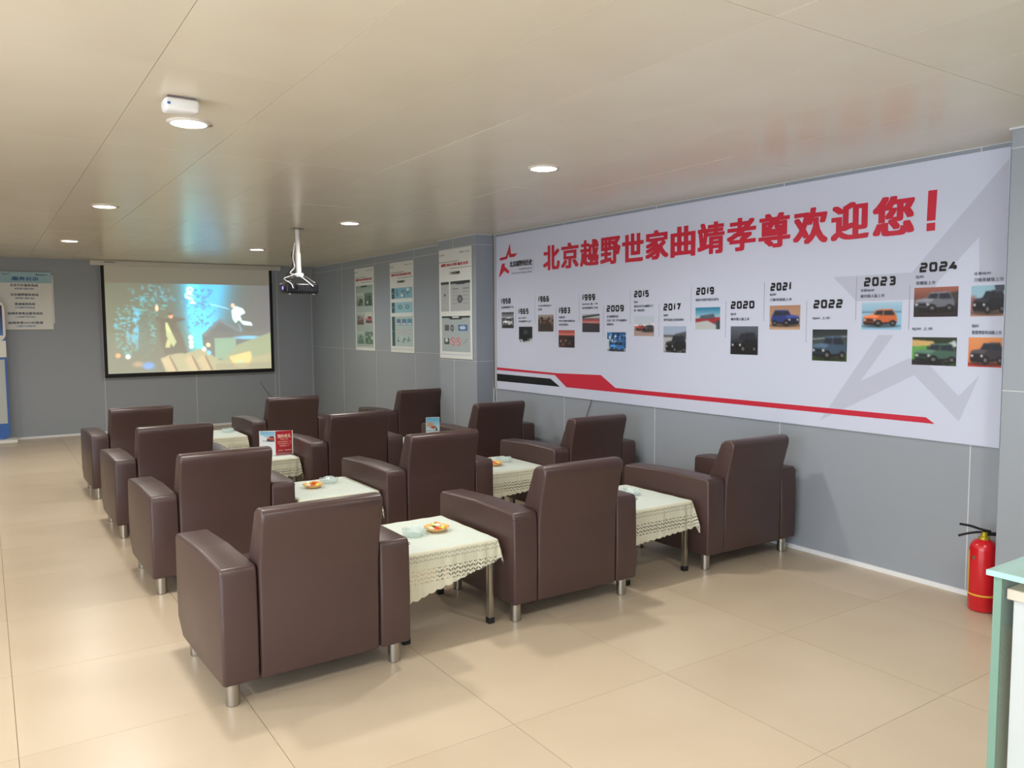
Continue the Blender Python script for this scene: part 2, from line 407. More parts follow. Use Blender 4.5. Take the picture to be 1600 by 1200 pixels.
# pier between the posters and the banner, and the pier by the counter
CX = 4.37
wc = struct_box('wall_pier', CX+.012, XR, 7.262, 8.08, 0, CEIL, M_PLASTER)
panel_wall(wc, 'x', CX, [7.25, 7.74, 8.08], [.0, 1.155, 2.39, CEIL], 1)
panel_wall(wc, 'y', 7.25, [CX, XR], [.0, 1.155, 2.39, CEIL], 1)
box('corner_strip', XR-.012, XR-.001, 7.236, 7.249, .03, .86, M_STRIP, wc)
wp = struct_box('wall_pillar', 4.292, XR, YF, 1.953, 0, CEIL, M_PLASTER)
panel_wall(wp, 'x', 4.28, [YF, -.5, .73, 1.965], [.0, 1.2, 2.4, CEIL], 1)
panel_wall(wp, 'y', 1.965, [4.28, XR], [.0, 1.2, 2.4, CEIL], -1)
wlm = bmesh.new(); bx(wlm, XL-.12, XL, 3.6, YB, 0, CEIL); bx(wlm, XL-.12, XL, YF, 3.6, 2.35, CEIL); bx(wlm, XL-.12, XL, YF, 3.6, 0, .12)
for y in (YF, -1.0, 1.2): bx(wlm, XL-.12, XL, y, y+.08, .12, 2.35)
wl = struct(obj('wall_left', wlm, M_PLASTER))
# front wall behind the viewpoint: shopfront glazing opening with posts
wfm = bmesh.new(); bx(wfm, XL-.1, XR+.1, YF-.12, YF, 2.35, CEIL); bx(wfm, XL-.1, XR+.1, YF-.12, YF, 0, .12)
bx(wfm, -.4, XR+.1, YF-.12, YF, .12, 2.35)
for x in (XL,): bx(wfm, x-.04, x+.04, YF-.12, YF, .12, 2.35)
struct(obj('wall_front', wfm, M_PLASTER))
bb = struct_box('baseboard_right', XR-.012, XR, 1.967, 7.236, 0, .028, M_TRIM)
struct_box('baseboard_far', XR-.012, XR, 8.082, YB-.012, 0, .028, M_TRIM)
struct_box('baseboard_back', XL, XR-.012, YB-.012, YB, 0, .028, M_TRIM)
t1 = bmesh.new(); bx(t1, XR-.008, XR, 1.967, 7.236, CEIL-.006, CEIL); struct(obj('trim_1', t1, M_STRIP))
t2 = bmesh.new(); bx(t2, XR-.008, XR, 8.082, YB-.01, CEIL-.006, CEIL); struct(obj('trim_2', t2, M_STRIP))
t3 = bmesh.new(); bx(t3, CX-.008, CX-.0017, 7.242, 8.08, CEIL-.008, CEIL); bx(t3, CX-.008, XR-.01, 7.242, 7.248, CEIL-.008, CEIL); struct(obj('trim_3', t3, M_STRIP))
t4 = bmesh.new(); bx(t4, 4.27, 4.2785, YF, 1.975, CEIL-.01, CEIL); struct(obj('trim_4', t4, M_STRIP))

# ------------------------------------------------------------------ downlights
LIGHT_LABELS = {(.85, 4.0): 'round recessed downlight nearest the camera beside the small white ceiling box',
    (2.9, 4.0): 'round recessed downlight near the title end of the long banner',
    (.85, 7.08): 'round recessed downlight, middle of the left row',
    (2.9, 7.08): 'round recessed downlight just right of the projector pole',
    (.85, 10.1): 'round recessed downlight, farthest of the left row',
    (2.9, 10.1): 'round recessed downlight above the right side of the projection screen'}
def make_downlight():
    t = thing('downlight', 'round ceiling downlight out of view', 'light', (0, 0, CEIL), 0, 'round ceiling downlights')
    obj('rim', lathe_bm([(.078, -.002), (.080, -.009), (.094, -.006), (.098, 0), (.075, 0)], 32, cap=False), M_RIM, t, 50)
    obj('diffuser', lathe_bm([(0, -.0075), (.078, -.0075), (.078, -.001), (0, -.001)], 32, cap=False), M_LAMP, t, 30)
    # little spring-clip tabs at the edge of the rim
    bm = bmesh.new(); bx(bm, .09, .104, -.006, .006, -.008, 0); obj('clip', bm, M_CHROME, t)
    return t
dl0 = None
for (x, y) in LIGHT_XY:
    lab = LIGHT_LABELS.get((x, y), 'round ceiling downlight above the area behind or left of the camera')
    if dl0 is None: dl0 = make_downlight(); o = dl0; o.location = (x, y, CEIL); o['label'] = lab
    else: o = dup(dl0, (x, y, CEIL), 0, lab)
    add_lamp_light(x, y)
t = thing('ceiling_sensor_box', 'small white rounded plastic box on the ceiling beside the nearest downlight', 'box', (.735, 3.60, CEIL))
obj('body', box_bm(-.07, .07, -.045, .045, -.062, -.008, .016, 3), M_WHITE, t, 40)
box('mounting_plate', -.055, .055, -.03, .03, -.009, 0, M_CABLE, t)
box('indicator', -.060, -.048, -.0465, -.0445, -.04, -.03, M_BLUE, t)

# ------------------------------------------------------------------ armchairs
CW, AW, ARM_T, BOT = .84, .150, .585, .105
def make_armchair():
    t = thing('armchair', 'x', 'armchair', (0, 0, 0), 0, 'brown leather armchairs in rows facing the screen')
    hw = CW/2
    for s in (-1, 1):
        prof = [(0, BOT), (-.004, .34), (0, .555), (.012, ARM_T), (.40, ARM_T+.004), (.775, ARM_T-.014), (.79, .55), (.795, .34), (.79, .165), (.70, .088), (.35, .092)]
        xa, xb = (hw-AW, hw) if s > 0 else (-hw, -hw+AW)
        bm = prism_x(prof, xa+.001, xb-.001, .017, 3)
        for v in bm.verts:   # slightly pillowed upholstery
            k = max(0, 1-abs((v.co.z-.34)/.26)**2)*max(0, 1-abs((v.co.y-.40)/.42)**2)
            if abs(v.co.x) > hw-.01: v.co.x += s*.010*k
        obj('armrest', bm, M_LEATHER, t, 50)
        # piped seam running round the outer face of the arm
        xo = s*(hw-.0145)
        arm = t.children[-1]
        pts = [(s*(hw-.004), .012, .55), (s*(hw-.0055), .02, ARM_T-.018), (s*(hw-.0055), .40, ARM_T-.013), (s*(hw-.0055), .765, ARM_T-.031), (s*(hw-.004), .779, .53)]
        obj('seam', tube_bm(smooth_path(pts, 4), .0016, 5), M_SEAM, arm, 60)
    bw = hw-AW-.0035
    prof = [(.004, BOT-.004), (.0, .30), (-.004, .52), (-.020, .62), (-.060, .765), (-.062, .80), (-.040, .818), (.015, .816), (.047, .796), (.064, .752), (.138, .59), (.172, .45), (.175, .30), (.175, .12)]
    bm = prism_x(prof, -bw, bw, .014, 3)
    for v in bm.verts:
        kx = 1-(v.co.x/bw)**2
        if v.co.z > .70: v.co.z += .006*kx
        if v.co.y < .02 and .2 < v.co.z < .75: v.co.y -= .006*kx
    obj('backrest', bm, M_LEATHER, t, 50)
    obj('seat_base', box_bm(-bw, bw, .178, .745, .10, .27, .014, 2), M_LEATHER, t, 50)
    bm = box_bm(-bw+.002, bw-.002, .180, .770, .272, .425, .03, 3)
    for v in bm.verts:
        if v.co.z > .38: v.co.z += .012*(1-(v.co.x/bw)**2)
    obj('seat_cushion', bm, M_LEATHER, t, 50)
    for x, y in ((-.365, .070), (.365, .070), (-.365, .685), (.365, .685)):
        o = obj('leg', lathe_bm([(.024, 0), (.0275, .003), (.0275, .099)], 18, center=(x, y)), M_CHROME, t, 40)
    return t
CHAIRS = [  # centre x, rear y, rotation, label
 (1.153, 3.205, .020, 'brown leather armchair nearest the camera, at the front of the left file'),
 (1.165, 4.835, .010, 'brown leather armchair second from the camera in the left file'),
 (1.165, 6.310, .008, 'brown leather armchair third from the camera in the left file'),
 (1.175, 7.900, .010, 'brown leather armchair at the screen end of the left file, below the projection screen'),
 (2.625, 3.310, .000, 'brown leather armchair nearest the camera in the middle file, between two lace-covered tables'),
 (2.600, 4.790, .005, 'brown leather armchair second from the camera in the middle file'),
 (2.615, 6.290, .004, 'brown leather armchair third from the camera in the middle file, behind the red table tent'),
 (2.640, 8.080, .006, 'brown leather armchair at the screen end of the middle file'),
 (4.095, 3.350, -.012, 'brown leather armchair nearest the camera in the right file, below the long banner'),
 (4.045, 4.870, -.010, 'brown leather armchair second from the camera along the banner wall'),
 (4.035, 6.300, .006, 'brown leather armchair third from the camera along the banner wall, beside the wall pier'),
 (4.120, 8.110, .000, 'brown leather armchair partly hidden behind the wall pier, farthest of the right file'),
]
c0 = make_armchair()
for i, (x, y, r, lab) in enumerate(CHAIRS):
    if i == 0: c0.location = (x, y, 0); c0.rotation_euler = (0, 0, r); c0['label'] = lab
    else: dup(c0, (x, y, 0), r, lab)

# ------------------------------------------------------------------ side tables with lace cloths
TZ = .445; TA, TB = .264, .295       # half sizes
def make_table():
    t = thing('side_table', 'x', 'table', (0, 0, 0), 0, 'low side tables between the armchairs')
    obj('tabletop', box_bm(-TA, TA, -TB, TB, TZ-.022, TZ, .003, 1), M_BLACKTOP, t, 40)
    bm = bmesh.new()
    for s in (-1, 1):
        bx(bm, -TA+.03, TA-.03, s*(TB-.026)-.009, s*(TB-.026)+.009, TZ-.055, TZ-.022); bx(bm, s*(TA-.026)-.009, s*(TA-.026)+.009, -TB+.035, TB-.035, TZ-.055, TZ-.022)
    obj('apron', bm, M_BLACKTOP, t)
    for sx in (-1, 1):
        for sy in (-1, 1):
            x, y = sx*(TA-.022), sy*(TB-.022)
            l = obj('leg', box_bm(x-.015, x+.015, y-.015, y+.015, .022, TZ-.022, .004, 2), M_CHROME, t, 40)
            obj('foot_cap', box_bm(x-.018, x+.018, y-.018, y+.018, 0, .032, .003, 1), M_RUBBER, l, 40)
    return t
def make_cloth(drops, seed):
    """drops: hang at near-left, near-right, far-left, far-right corners"""
    nl, nr, fl_, fr_ = drops; rnd = random.Random(seed); ph = rnd.random()*6
    N = 84; vs_, uv, fs = [], [], []
    ext = .26
    for j in range(N+1):
        for i in range(N+1):
            s = -1+2*i/N; q = -1+2*j/N
            # even sampling: middle 60% covers the top
            def mp(w, a, dr):
                k = .62
                if abs(w) <= k: return w/k*a, 0.0
                return math.copysign(a, w), (abs(w)-k)/(1-k)
            u, eu = mp(s, TA+.006, 0); v, ev = mp(q, TB+.006, 0)
            lx = (u/TA+1)/2; ly = (v/TB+1)/2
            dx = (nl*(1-ly)+fl_*ly) if s < 0 else (nr*(1-ly)+fr_*ly)
            dy = (nl*(1-lx)+nr*lx) if q < 0 else (fl_*(1-lx)+fr_*lx)
            sc = 1+.05*abs(math.sin((u if ev > eu else v)*math.pi/.045))*max(0, max(eu, ev)-.8)*5
            ex, ey = eu*dx*sc, ev*dy*sc
            su, sq = (1 if s > 0 else -1), (1 if q > 0 else -1)
            x, y, z = u, v, TZ+.003
            e = max(ex, ey)
            rip = .006*math.sin(v*38+ph)+.004*math.sin(v*71+ph*2) if ex > ey else .006*math.sin(u*36+ph)+.004*math.sin(u*67+ph)
            if ex > 0 and ey > 0:
                d = math.hypot(ex, ey); x += su*(min(ex, .05)*.2+.002); y += sq*(ey*.36+.002); z -= min(d*.88, max(ex, ey)*1.12); rip = 0
            elif ex > 0:
                x += su*(min(.006, ex)+abs(rip)*.5*min(1, ex/.06)); z -= ex
            elif ey > 0:
                y += sq*(min(.008, ey)+abs(rip)*min(1, ey/.06)+ey*.03); z -= ey
            else:
                z += .0008*math.sin(u*45+ph)*math.sin(v*38)
            vs_.append((x, y, z)); uv.append(((v if ex > ey else u), e if e > 0 else -min(TA-abs(u), TB-abs(v))))
    for j in range(N):
        for i in range(N): a = j*(N+1)+i; fs.append((a, a+1, a+N+2, a+N+1))
    me = bpy.data.meshes.new('tablecloth'); me.from_pydata(vs_, [], fs)
    ul = me.uv_layers.new(name='edge')
    idx = np.empty(len(me.loops), 'i'); me.loops.foreach_get('vertex_index', idx)
    ul.data.foreach_set('uv', np.array(uv, 'f')[idx].ravel()); me.update(); me.shade_smooth()
    return link_mesh('tablecloth', me, M_LACE)
TABLES = [ # x, y, rot, drops, table label, cloth label
 (1.890, 3.700, .0, (.235, .105, .12, .13), 'low steel-legged side table at the front between the nearest left and middle armchairs', 'cream lace tablecloth hanging low at its near left corner, on the nearest left table'),
 (1.884, 5.160, .0, (.15, .15, .12, .13), 'low side table second from the camera between left and middle armchairs', 'cream lace tablecloth second from the camera between left and middle armchairs'),
 (1.895, 6.800, .0, (.14, .15, .12, .13), 'low side table carrying the red and white table tent', 'cream lace tablecloth under the red and white table tent'),
 (1.900, 8.400, .0, (.14, .15, .12, .13), 'low side table farthest back between left and middle armchairs', 'cream lace tablecloth farthest back, with a lone ashtray, below the screen'),
 (3.360, 3.750, .0, (.20, .165, .12, .13), 'low side table between the nearest middle and right armchairs', 'cream lace tablecloth with eyelet border between the nearest middle and right armchairs'),
 (3.322, 5.250, .0, (.19, .155, .12, .13), 'low side table second from the camera between middle and right armchairs', 'cream lace tablecloth second from the camera between middle and right armchairs'),
 (3.325, 6.760, .0, (.13, .13, .12, .13), 'low side table carrying the small blue-topped leaflet holder', 'cream lace tablecloth under the small blue-topped leaflet holder'),
]
tb0 = make_table()
for i, (x, y, r, dr, l1, l2) in enumerate(TABLES):
    if i == 0: tb0.location = (x, y, 0); tb0['label'] = l1
    else: dup(tb0, (x, y, 0), r, l1)
    c = make_cloth(dr, i); c.location = (x, y, 0); tag(c, l2, 'tablecloth', 'cream lace tablecloths')
ZT = TZ+.0042
# glass ashtrays
def make_ashtray():
    bm = lathe_bm([(0, 0), (.050, 0), (.060, .010), (.064, .034), (.060, .037), (.050, .034), (.044, .014), (.038, .009), (0, .008)], 16, cap=False)
    for v in bm.verts:
        a = math.atan2(v.co.y, v.co.x)
        if v.co.z > .030: v.co.z -= .008*max(0, math.cos(4*a))**6
        if math.hypot(v.co.x, v.co.y) > .055: f = 1+.03*math.cos(8*a); v.co.x *= f; v.co.y *= f
    return obj('glass_ashtray', bm, M_GLASS, None, 25)
a0 = make_ashtray()
ASH = [(1.835, 3.700, 'clear crystal ashtray beside the sweets dish on the nearest left table'),
       (1.975, 5.300, 'clear crystal ashtray beside the sweets dish on the second left table'),
       (3.440, 5.300, 'clear crystal ashtray on the second table between middle and right armchairs'),
       (3.430, 3.790, 'clear crystal ashtray alone on the nearest table of the right gap'),
       (2.080, 8.480, 'clear crystal ashtray alone on the farthest table below the screen')]
for i, (x, y, lab) in enumerate(ASH):
    o = a0 if i == 0 else a0.copy()
    if i: COL.objects.link(o)
    o.location = (x, y, ZT); o.rotation_euler = (0, 0, .4*i); tag(o, lab, 'ashtray', 'crystal ashtrays on the tables')
# dishes of wrapped sweets
def make_dish():
    bm = lathe_bm([(0, 0), (.038, 0), (.044, .004), (.068, .022), (.070, .026), (.064, .024), (.042, .009), (0, .007)], 24, cap=False)
    for v in bm.verts:
        a = math.atan2(v.co.y, v.co.x); r = math.hypot(v.co.x, v.co.y)
        if r > .055: f = 1+.035*math.cos(10*a); v.co.x *= f; v.co.y *= f
    return obj('sweets_dish', bm, M_AMBER, None, 50)
SW = [mat('sweet_wrap_yellow', (250, 232, 110), .25), mat('sweet_wrap_orange', (240, 140, 60), .25), mat('sweet_wrap_green', (190, 215, 110), .25), mat('sweet_wrap_white', (240, 238, 225), .25), mat('sweet_wrap_red', (215, 70, 50), .25)]
SWN = ['yellow', 'orange', 'green', 'white', 'red']
def sweet_mesh(k):
    bm = bmesh.new(); P = [(-.021, .0085), (-.0125, .002), (-.010, .0065), (0, .0078), (.010, .0065), (.0125, .002), (.021, .0085)]; rings = []
    for x, r in P: rings.append([bm.verts.new((x, r*math.cos(2*math.pi*q/8)*(1 if abs(x) < .012 else 1.1), r*math.sin(2*math.pi*q/8)*(1 if abs(x) < .012 else .35))) for q in range(8)])
    for A, B in zip(rings, rings[1:]):
        for q in range(8): bm.faces.new([A[q], A[(q+1) % 8], B[(q+1) % 8], B[q]])
    bm.faces.new(rings[0]); bm.faces.new(rings[-1]); bmesh.ops.recalc_face_normals(bm, faces=bm.faces)
    me = bpy.data.meshes.new('wrapped_sweet'); bm.to_mesh(me); bm.free(); me.materials.append(SW[k]); me.shade_smooth(); return me
SWM = [sweet_mesh(k) for k in range(5)]
d0 = make_dish()
DISH = [(1.975, 3.710, 'amber dish heaped with wrapped sweets on the nearest left table', 'nearest left table', 9),
        (1.825, 5.200, 'amber dish of sweets on the second left table, half hidden by a chair back', 'second left table', 7),
        (3.285, 5.200, 'amber dish of sweets on the second table of the right gap', 'second table of the right gap', 6)]
for i, (x, y, lab, where, n) in enumerate(DISH):
    o = d0 if i == 0 else d0.copy()
    if i: COL.objects.link(o)
    o.location = (x, y, ZT); tag(o, lab, 'dish', 'amber sweets dishes')
    rnd = random.Random(i+5)
    for k in range(n):
        q = k % 5
        s = bpy.data.objects.new('wrapped_sweet', SWM[q]); COL.objects.link(s); s.scale = (1.25, 1.3, 1.3)
        if k < 6: a = 2*math.pi*k/6+rnd.random()*.4; rr = .033; z = .0185
        else: a = 2*math.pi*(k-6)/3+.5; rr = .014; z = .0335
        s.location = (x+rr*math.cos(a), y+rr*math.sin(a), ZT+z); s.rotation_euler = (rnd.uniform(-.2, .2), rnd.uniform(-.25, .25), a+1.5+rnd.uniform(-.4, .4))
        tag(s, '%s wrapped sweet heaped in the amber dish on the %s' % (SWN[q], where), 'sweet', 'wrapped sweets in the dish on the %s' % where)

# ------------------------------------------------------------------ table tent and leaflet holder
def flat_frame(p0, p1, z0):
    p0 = Vector((*p0, z0)); p1 = Vector((*p1, z0)); ux = (p1-p0).normalized(); n = Vector((ux.y, -ux.x, 0))
    return (lambda u, v, d=0: tuple(p0+ux*u+Vector((0, 0, v))+n*d)), (p1-p0).length
def plate(name, fr, w, h, th, material, parent):
    bm = bmesh.new()
    a = [bm.verts.new(fr(u, v, 0)) for u, v in ((0, 0), (w, 0), (w, h), (0, h))]; b = [bm.verts.new(fr(u, v, -th)) for u, v in ((0, 0), (w, 0), (w, h), (0, h))]
    bm.faces.new(a); bm.faces.new(b[::-1])
    for i in range(4): bm.faces.new([a[i], b[i], b[(i+1) % 4], a[(i+1) % 4]])
    bmesh.ops.recalc_face_normals(bm, faces=bm.faces); return obj(name, bm, material, parent)
tt = thing('table_tent', 'three-sided acrylic table tent, one side red, one side white with a blue car picture', 'sign', (2.040, 6.69, ZT))
PA, PB, PC = (-.118, .098), (-.010, 0), (.136, -.012)
h = .205
frL, wL = flat_frame(PA, PB, 0); frR, wR = flat_frame(PB, PC, 0); frB, wB = flat_frame(PC, PA, 0)
fL = plate('left_panel', frL, wL, h, .003, M_WHITE, tt); fR = plate('right_panel', frR, wR, h, .003, M_MRED, tt); plate('rear_panel', frB, wB, h, .003, M_WHITE, tt)
p = Paint(36, 48, (226, 230, 234)); p.grad((110, 175, 215), (190, 215, 230), 0, .3); p.poly([(0, .12), (1, .45), (1, .62), (0, .32)], (225, 230, 235)); car(p, .72, .30, .5, (190, 90, 70), ar=.75)
p.mesh('car_picture', frL, .004, wL-.004, .004, h-.004, fL, .0006)
text('lettering', '北京越野', frL, .03, wL-.03, .115, .128, M_SMALLTXT, fL, .0014)
for k in range(3): text('lettering', '预约试驾热线', frL, .014, .014+.05-.01*k, .05-.016*k, .057-.016*k, M_SMALLTXT, fL, .0014)
p = Paint(30, 44, (186, 32, 48)); p.grad((186, 34, 52), (150, 26, 40), .5, .92); p.rect(0, .92, 1, 1, (150, 100, 110)); p.mesh('red_print', frR, .004, wR-.004, .004, h-.004, fR, .0006)
text('lettering', '预约有礼', frR, .016, wR-.016, .145, .178, M_CREAMTXT, fR, .0014, .02)
text('lettering', '到店试驾', frR, .04, wR-.04, .130, .139, M_CREAMTXT, fR, .0014)
for k, (a, b) in enumerate(((.016, .016), (.02, .02), (.034, .034))): text('lettering', '试驾即送精美好礼一份', frR, a, wR-b, .108-.018*k, .118-.018*k, M_CREAMTXT, fR, .0014)
text('lettering', '活动详情', frR, .018, .060, .034, .045, M_CREAMTXT, fR, .0014); text('lettering', '咨询销售顾问', frR, .074, wR-.012, .034, .045, M_CREAMTXT, fR, .0014)
lh = thing('leaflet_holder', 'small upright leaflet holder, blue and orange picture above white, on a lace-covered table', 'sign', (3.41, 6.50, ZT))
frq, wq = flat_frame((-.035, .02), (.085, -.02), 0)
pq = plate('panel', frq, wq, .245, .004, M_WHITE, lh)
p = Paint(24, 44, (222, 230, 222)); p.grad((90, 170, 205), (200, 225, 230), 0, .5); p.ell(.3, .27, .25, .09, (190, 150, 120), .7); p.ell(.55, .38, .2, .06, (170, 90, 70), .5); p.rect(.72, .4, .82, .5, (40, 60, 80)); p.rect(0, .49, 1, .52, (60, 90, 120))
p.mesh('picture', frq, .003, wq-.003, .003, .242, pq, .0006)
bm = bmesh.new(); 
for q in [bx(bm, -.04, .09, -.02, .05, 0, .006)]: pass
obj('foot', bm, M_WHITE, lh)

# ------------------------------------------------------------------ projection screen
YS = 12.78
ps = thing('projection_screen', 'pull-down projection screen with black border showing a teal night scene', 'screen', (2.67, YS, 0))
def sx(x): return x*.9945-2.67
def sz(z): return 1.55+(z-1.55)*.9945
hs = obj('housing', box_bm(sx(1.322), sx(4.05), -.035, .068, 2.424, 2.496, .006, 2), M_HOUSING, ps, 40)
box('label_plate', sx(1.50), sx(1.64), -.0365, -.034, 2.462, 2.475, M_CABLE, hs)
fs_ = frame_back(0)
# slight curl of the hanging sheet is left out: flat sheet with black border
box('border', sx(1.452), sx(3.915), 0, .004, sz(.82), 2.426, M_BLACK, ps)
poly('screen_fabric', fs_, [(sx(1.497), sz(2.187)), (sx(3.868), sz(2.187)), (sx(3.868), 2.424), (sx(1.497), 2.424)], M_SCREEN, ps, .0015)
obj('weight_bar', tube_bm([(sx(1.452), .002, sz(.818)), (sx(3.915), .002, sz(.818))], .012, 10), M_BLACK, ps, 50)
def projected():
    p = Paint(220, 124, (38, 46, 44))
    X, Y = p.X, p.Y
    p.a[:] = np.array([70, 82, 78])
    p._mix(np.clip(1-X/.42, 0, 1)*.6, (74, 92, 70)); p._mix(np.clip((X-.68)/.3, 0, 1), (84, 86, 96))
    # teal beam from the upper middle
    b = np.exp(-((X-.56)/.085)**2)*np.clip(1.15-Y*1.0, 0, 1); p._mix(np.clip(b*1.9, 0, 1), (20, 205, 235))
    b = np.exp(-((X-.60)/.14)**2)*np.clip(1.0-Y*1.25, 0, 1); p._mix(np.clip(b*1.3, 0, 1), (50, 165, 205))
    p._mix(np.exp(-((X-.515)/.03)**2-((Y-.25)/.3)**2)*.9, (70, 235, 240))
    p._mix(np.exp(-((X-.53)/.04)**2-((Y-.55)/.2)**2)*.8, (40, 225, 215))
    for cx_, cy_, r in ((.49, .07, .022), (.485, .14, .026), (.505, .21, .02)): p.ell(cx_, cy_, r, r*1.8, (190, 245, 235), .5)
    # foliage
    rs = np.random.RandomState(5)
    for _ in range(260):
        x = .05+.30*rs.rand(); y = .1+.7*rs.rand()
        if abs((y-.30)-(.36-x)*1.2) > .36: continue
        p.ell(x, y, .010*rs.rand()+.004, .012*rs.rand()+.006, (40, 175+50*rs.rand(), 215), .6, .28)
    for _ in range(160):
        x = .14+.07*rs.randn()*.6+.03; y = .28+.45*rs.rand(); p.ell(x, y, .008, .012, (50, 185, 225), .6, .45)
    for _ in range(70):
        x = .27+.10*rs.randn()*.6; y = .02+.20*rs.rand(); p.ell(x, y, .009, .012, (60, 165, 190), .6, .4)
    for _ in range(120):
        x = .55+.05*rs.randn(); y = .05+.45*rs.rand(); p.ell(x, y, .008, .012, (20, 110, 150), .6, .6)
    # trunks
    p.poly([(.19, .35), (.24, .3), (.25, .8), (.17, .8)], (62, 84, 76), .8); p.poly([(.30, .3), (.34, .3), (.36, .75), (.27, .75)], (70, 82, 68), .8)
    # roof house
    p.poly([(.555, .58), (.67, .40), (.81, .54), (.81, .75), (.63, .86), (.56, .70)], (66, 80, 92)); p.poly([(.555, .58), (.67, .40), (.81, .54), (.80, .565), (.67, .44), (.57, .61)], (90, 108, 118))
    p.rect(.63, .62, .77, .86, (110, 150, 128)); p.ell(.85, .62, .09, .02, (90, 180, 225), .6)
    # foreground wall and pot
    p.poly([(.30, .84), (.43, .77), (.44, .80), (.56, .73), (.60, .80), (.66, .88), (.72, .86), (1.0, .56), (1.0, 1), (.33, 1)], (150, 146, 112))
    p.poly([(.66, .90), (.78, .70), (1.0, .56), (1.0, .80), (.85, .88)], (128, 142, 112))
    for a, b_ in ((.305, .40), (.44, .47), (.52, .55)): p.poly([(a, .86), (a+.05, .80), (a+.09, .98), (a+.05, 1)], (176, 156, 120)); p.poly([(a+.045, .82), (a+.055, .82), (a+.10, .99), (a+.085, .99)], (105, 88, 68))
    p.poly([(.72, .84), (.86, .78), (.87, .86), (.84, .97), (.76, .97)], (212, 180, 112)); p.ell(.79, .91, .016, .03, (160, 190, 150), .6)
    p.rect(.63, .92, 1, 1, (120, 122, 104), .6)
    # cloaked figure with arms spread
    p.poly([(.27, .36), (.33, .40), (.37, .37), (.46, .40), (.40, .44), (.44, .62), (.46, .78), (.33, .80), (.30, .62), (.31, .46)], (52, 54, 48)); p.poly([(.335, .44), (.35, .44), (.40, .66), (.38, .72), (.34, .60)], (165, 175, 128)); p.poly([(.345, .62), (.365, .66), (.36, .72), (.33, .72)], (180, 180, 120))
    p.ell(.37, .365, .013, .030, (225, 150, 115), .3); p.ell(.365, .34, .016, .02, (60, 50, 45), .4); p.ell(.29, .28, .010, .035, (235, 175, 140), .3); p.poly([(.29, .02), (.30, .02), (.315, .34), (.305, .34)], (70, 90, 92), .8)
    # leaping figure in white
    p.ell(.755, .245, .013, .026, (225, 165, 140), .3); p.poly([(.745, .30), (.775, .25), (.82, .28), (.835, .33), (.80, .36), (.81, .42), (.87, .44), (.88, .48), (.82, .47), (.79, .41), (.77, .45), (.75, .40)], (190, 232, 236))
    p.poly([(.61, .22), (.73, .28), (.735, .29), (.615, .235)], (170, 205, 225)); p.poly([(.785, .46), (.795, .46), (.815, .54), (.80, .55)], (100, 130, 150))
    # lanterns
    for cx_, cy_, c in ((.485, .61, (250, 245, 225)), (.487, .665, (245, 235, 205)), (.487, .715, (225, 235, 215)), (.592, .70, (240, 222, 150)), (.565, .745, (225, 232, 215)), (.06, .80, (235, 150, 90)), (.115, .815, (240, 240, 235)), (.595, .79, (90, 190, 235))): p.ell(cx_, cy_, .014, .025, c, .5)
    p.ell(.23, .92, .035, .04, (60, 130, 210), .8); p.ell(.17, .90, .03, .03, (190, 140, 110), .9, .7)
    return p.blur(1)
pj = projected()
pj.a = np.clip((pj.a-46)*1.22, 0, 255)
pj.a = pj.a*.9+pj.a.mean(2, keepdims=True)*.10; pj._mix((pj.Y > .55)*.25, (80, 82, 74))
pj.mesh('projected_image', fs_, sx(1.497), sx(3.868), sz(.862), sz(2.187), ps, .0015, M_PROJIMG)

# ------------------------------------------------------------------ projector on its ceiling mount
pr = thing('projector', 'black projector hung from the ceiling on a white telescopic pole', 'projector', (2.625, 7.75, CEIL))
bp = obj('ceiling_plate', box_bm(-.055, .055, -.045, .045, -.012, 0, .003, 1), M_CHROME, pr, 40)
obj('pole', tube_bm([(0, 0, -.01), (0, 0, -.26)], .021, 14), M_WHITE, pr, 40)
obj('lower_pole', tube_bm([(0, 0, -.24), (.004, 0, -.46)], .026, 14), M_WHITE, pr, 40)
obj('swivel_joint', box_bm(-.035, .045, -.03, .03, -.475, -.435, .008, 2), M_WHITE, pr, 40)
for k, (a, b) in enumerate((((0, 0, -.46), (-.13, -.09, -.535)), ((0, 0, -.46), (.14, -.08, -.535)), ((0, 0, -.46), (-.10, .10, -.535)), ((0, 0, -.46), (.12, .10, -.535)))):
    m_ = ((a[0]+b[0])/2, (a[1]+b[1])/2, -.475); obj('support_arm', tube_bm([a, m_, b], .006, 8), M_CHROME, pr, 50)
bd = obj('body', box_bm(-.165, .165, -.12, .12, -.64, -.535, .02, 3), M_PROJ, pr, 40)
obj('lens', tube_bm([(-.09, .11, -.588), (-.09, .15, -.588)], .034, 18), M_BLACK, bd, 40)
obj('lit_side_vent', tube_bm([(-.168, -.02, -.585), (-.160, -.02, -.585)], .018, 14), M_PURPLE, bd, 40)['label'] = 'small round violet-lit vent at the side'  # glowing disc stands in for violet light showing at the side vent
for k in range(6): box('vent_slat', -.05+k*.026, -.035+k*.026, -.122, -.118, -.615, -.565, M_BLACK, bd)
for x in (-.12, .12): obj('foot', tube_bm([(x, -.09, -.648), (x, -.09, -.638)], .012, 10), M_WHITE, bd, 40)
obj('cable', tube_bm(smooth_path([(-.03, -.01, -.14), (-.055, -.01, -.28), (-.045, -.02, -.38), (-.10, -.06, -.44), (-.02, -.09, -.47), (.05, -.11, -.52), (.10, -.135, -.57)], 8), .006, 6), M_WCABLE, pr, 60)
obj('cable', tube_bm(smooth_path([(-.04, 0, -.20), (-.062, 0, -.26), (-.06, -.01, -.36), (-.14, -.05, -.49), (-.09, -.12, -.51), (-.04, -.135, -.58)], 8), .005, 6), M_BLACK, pr, 60)
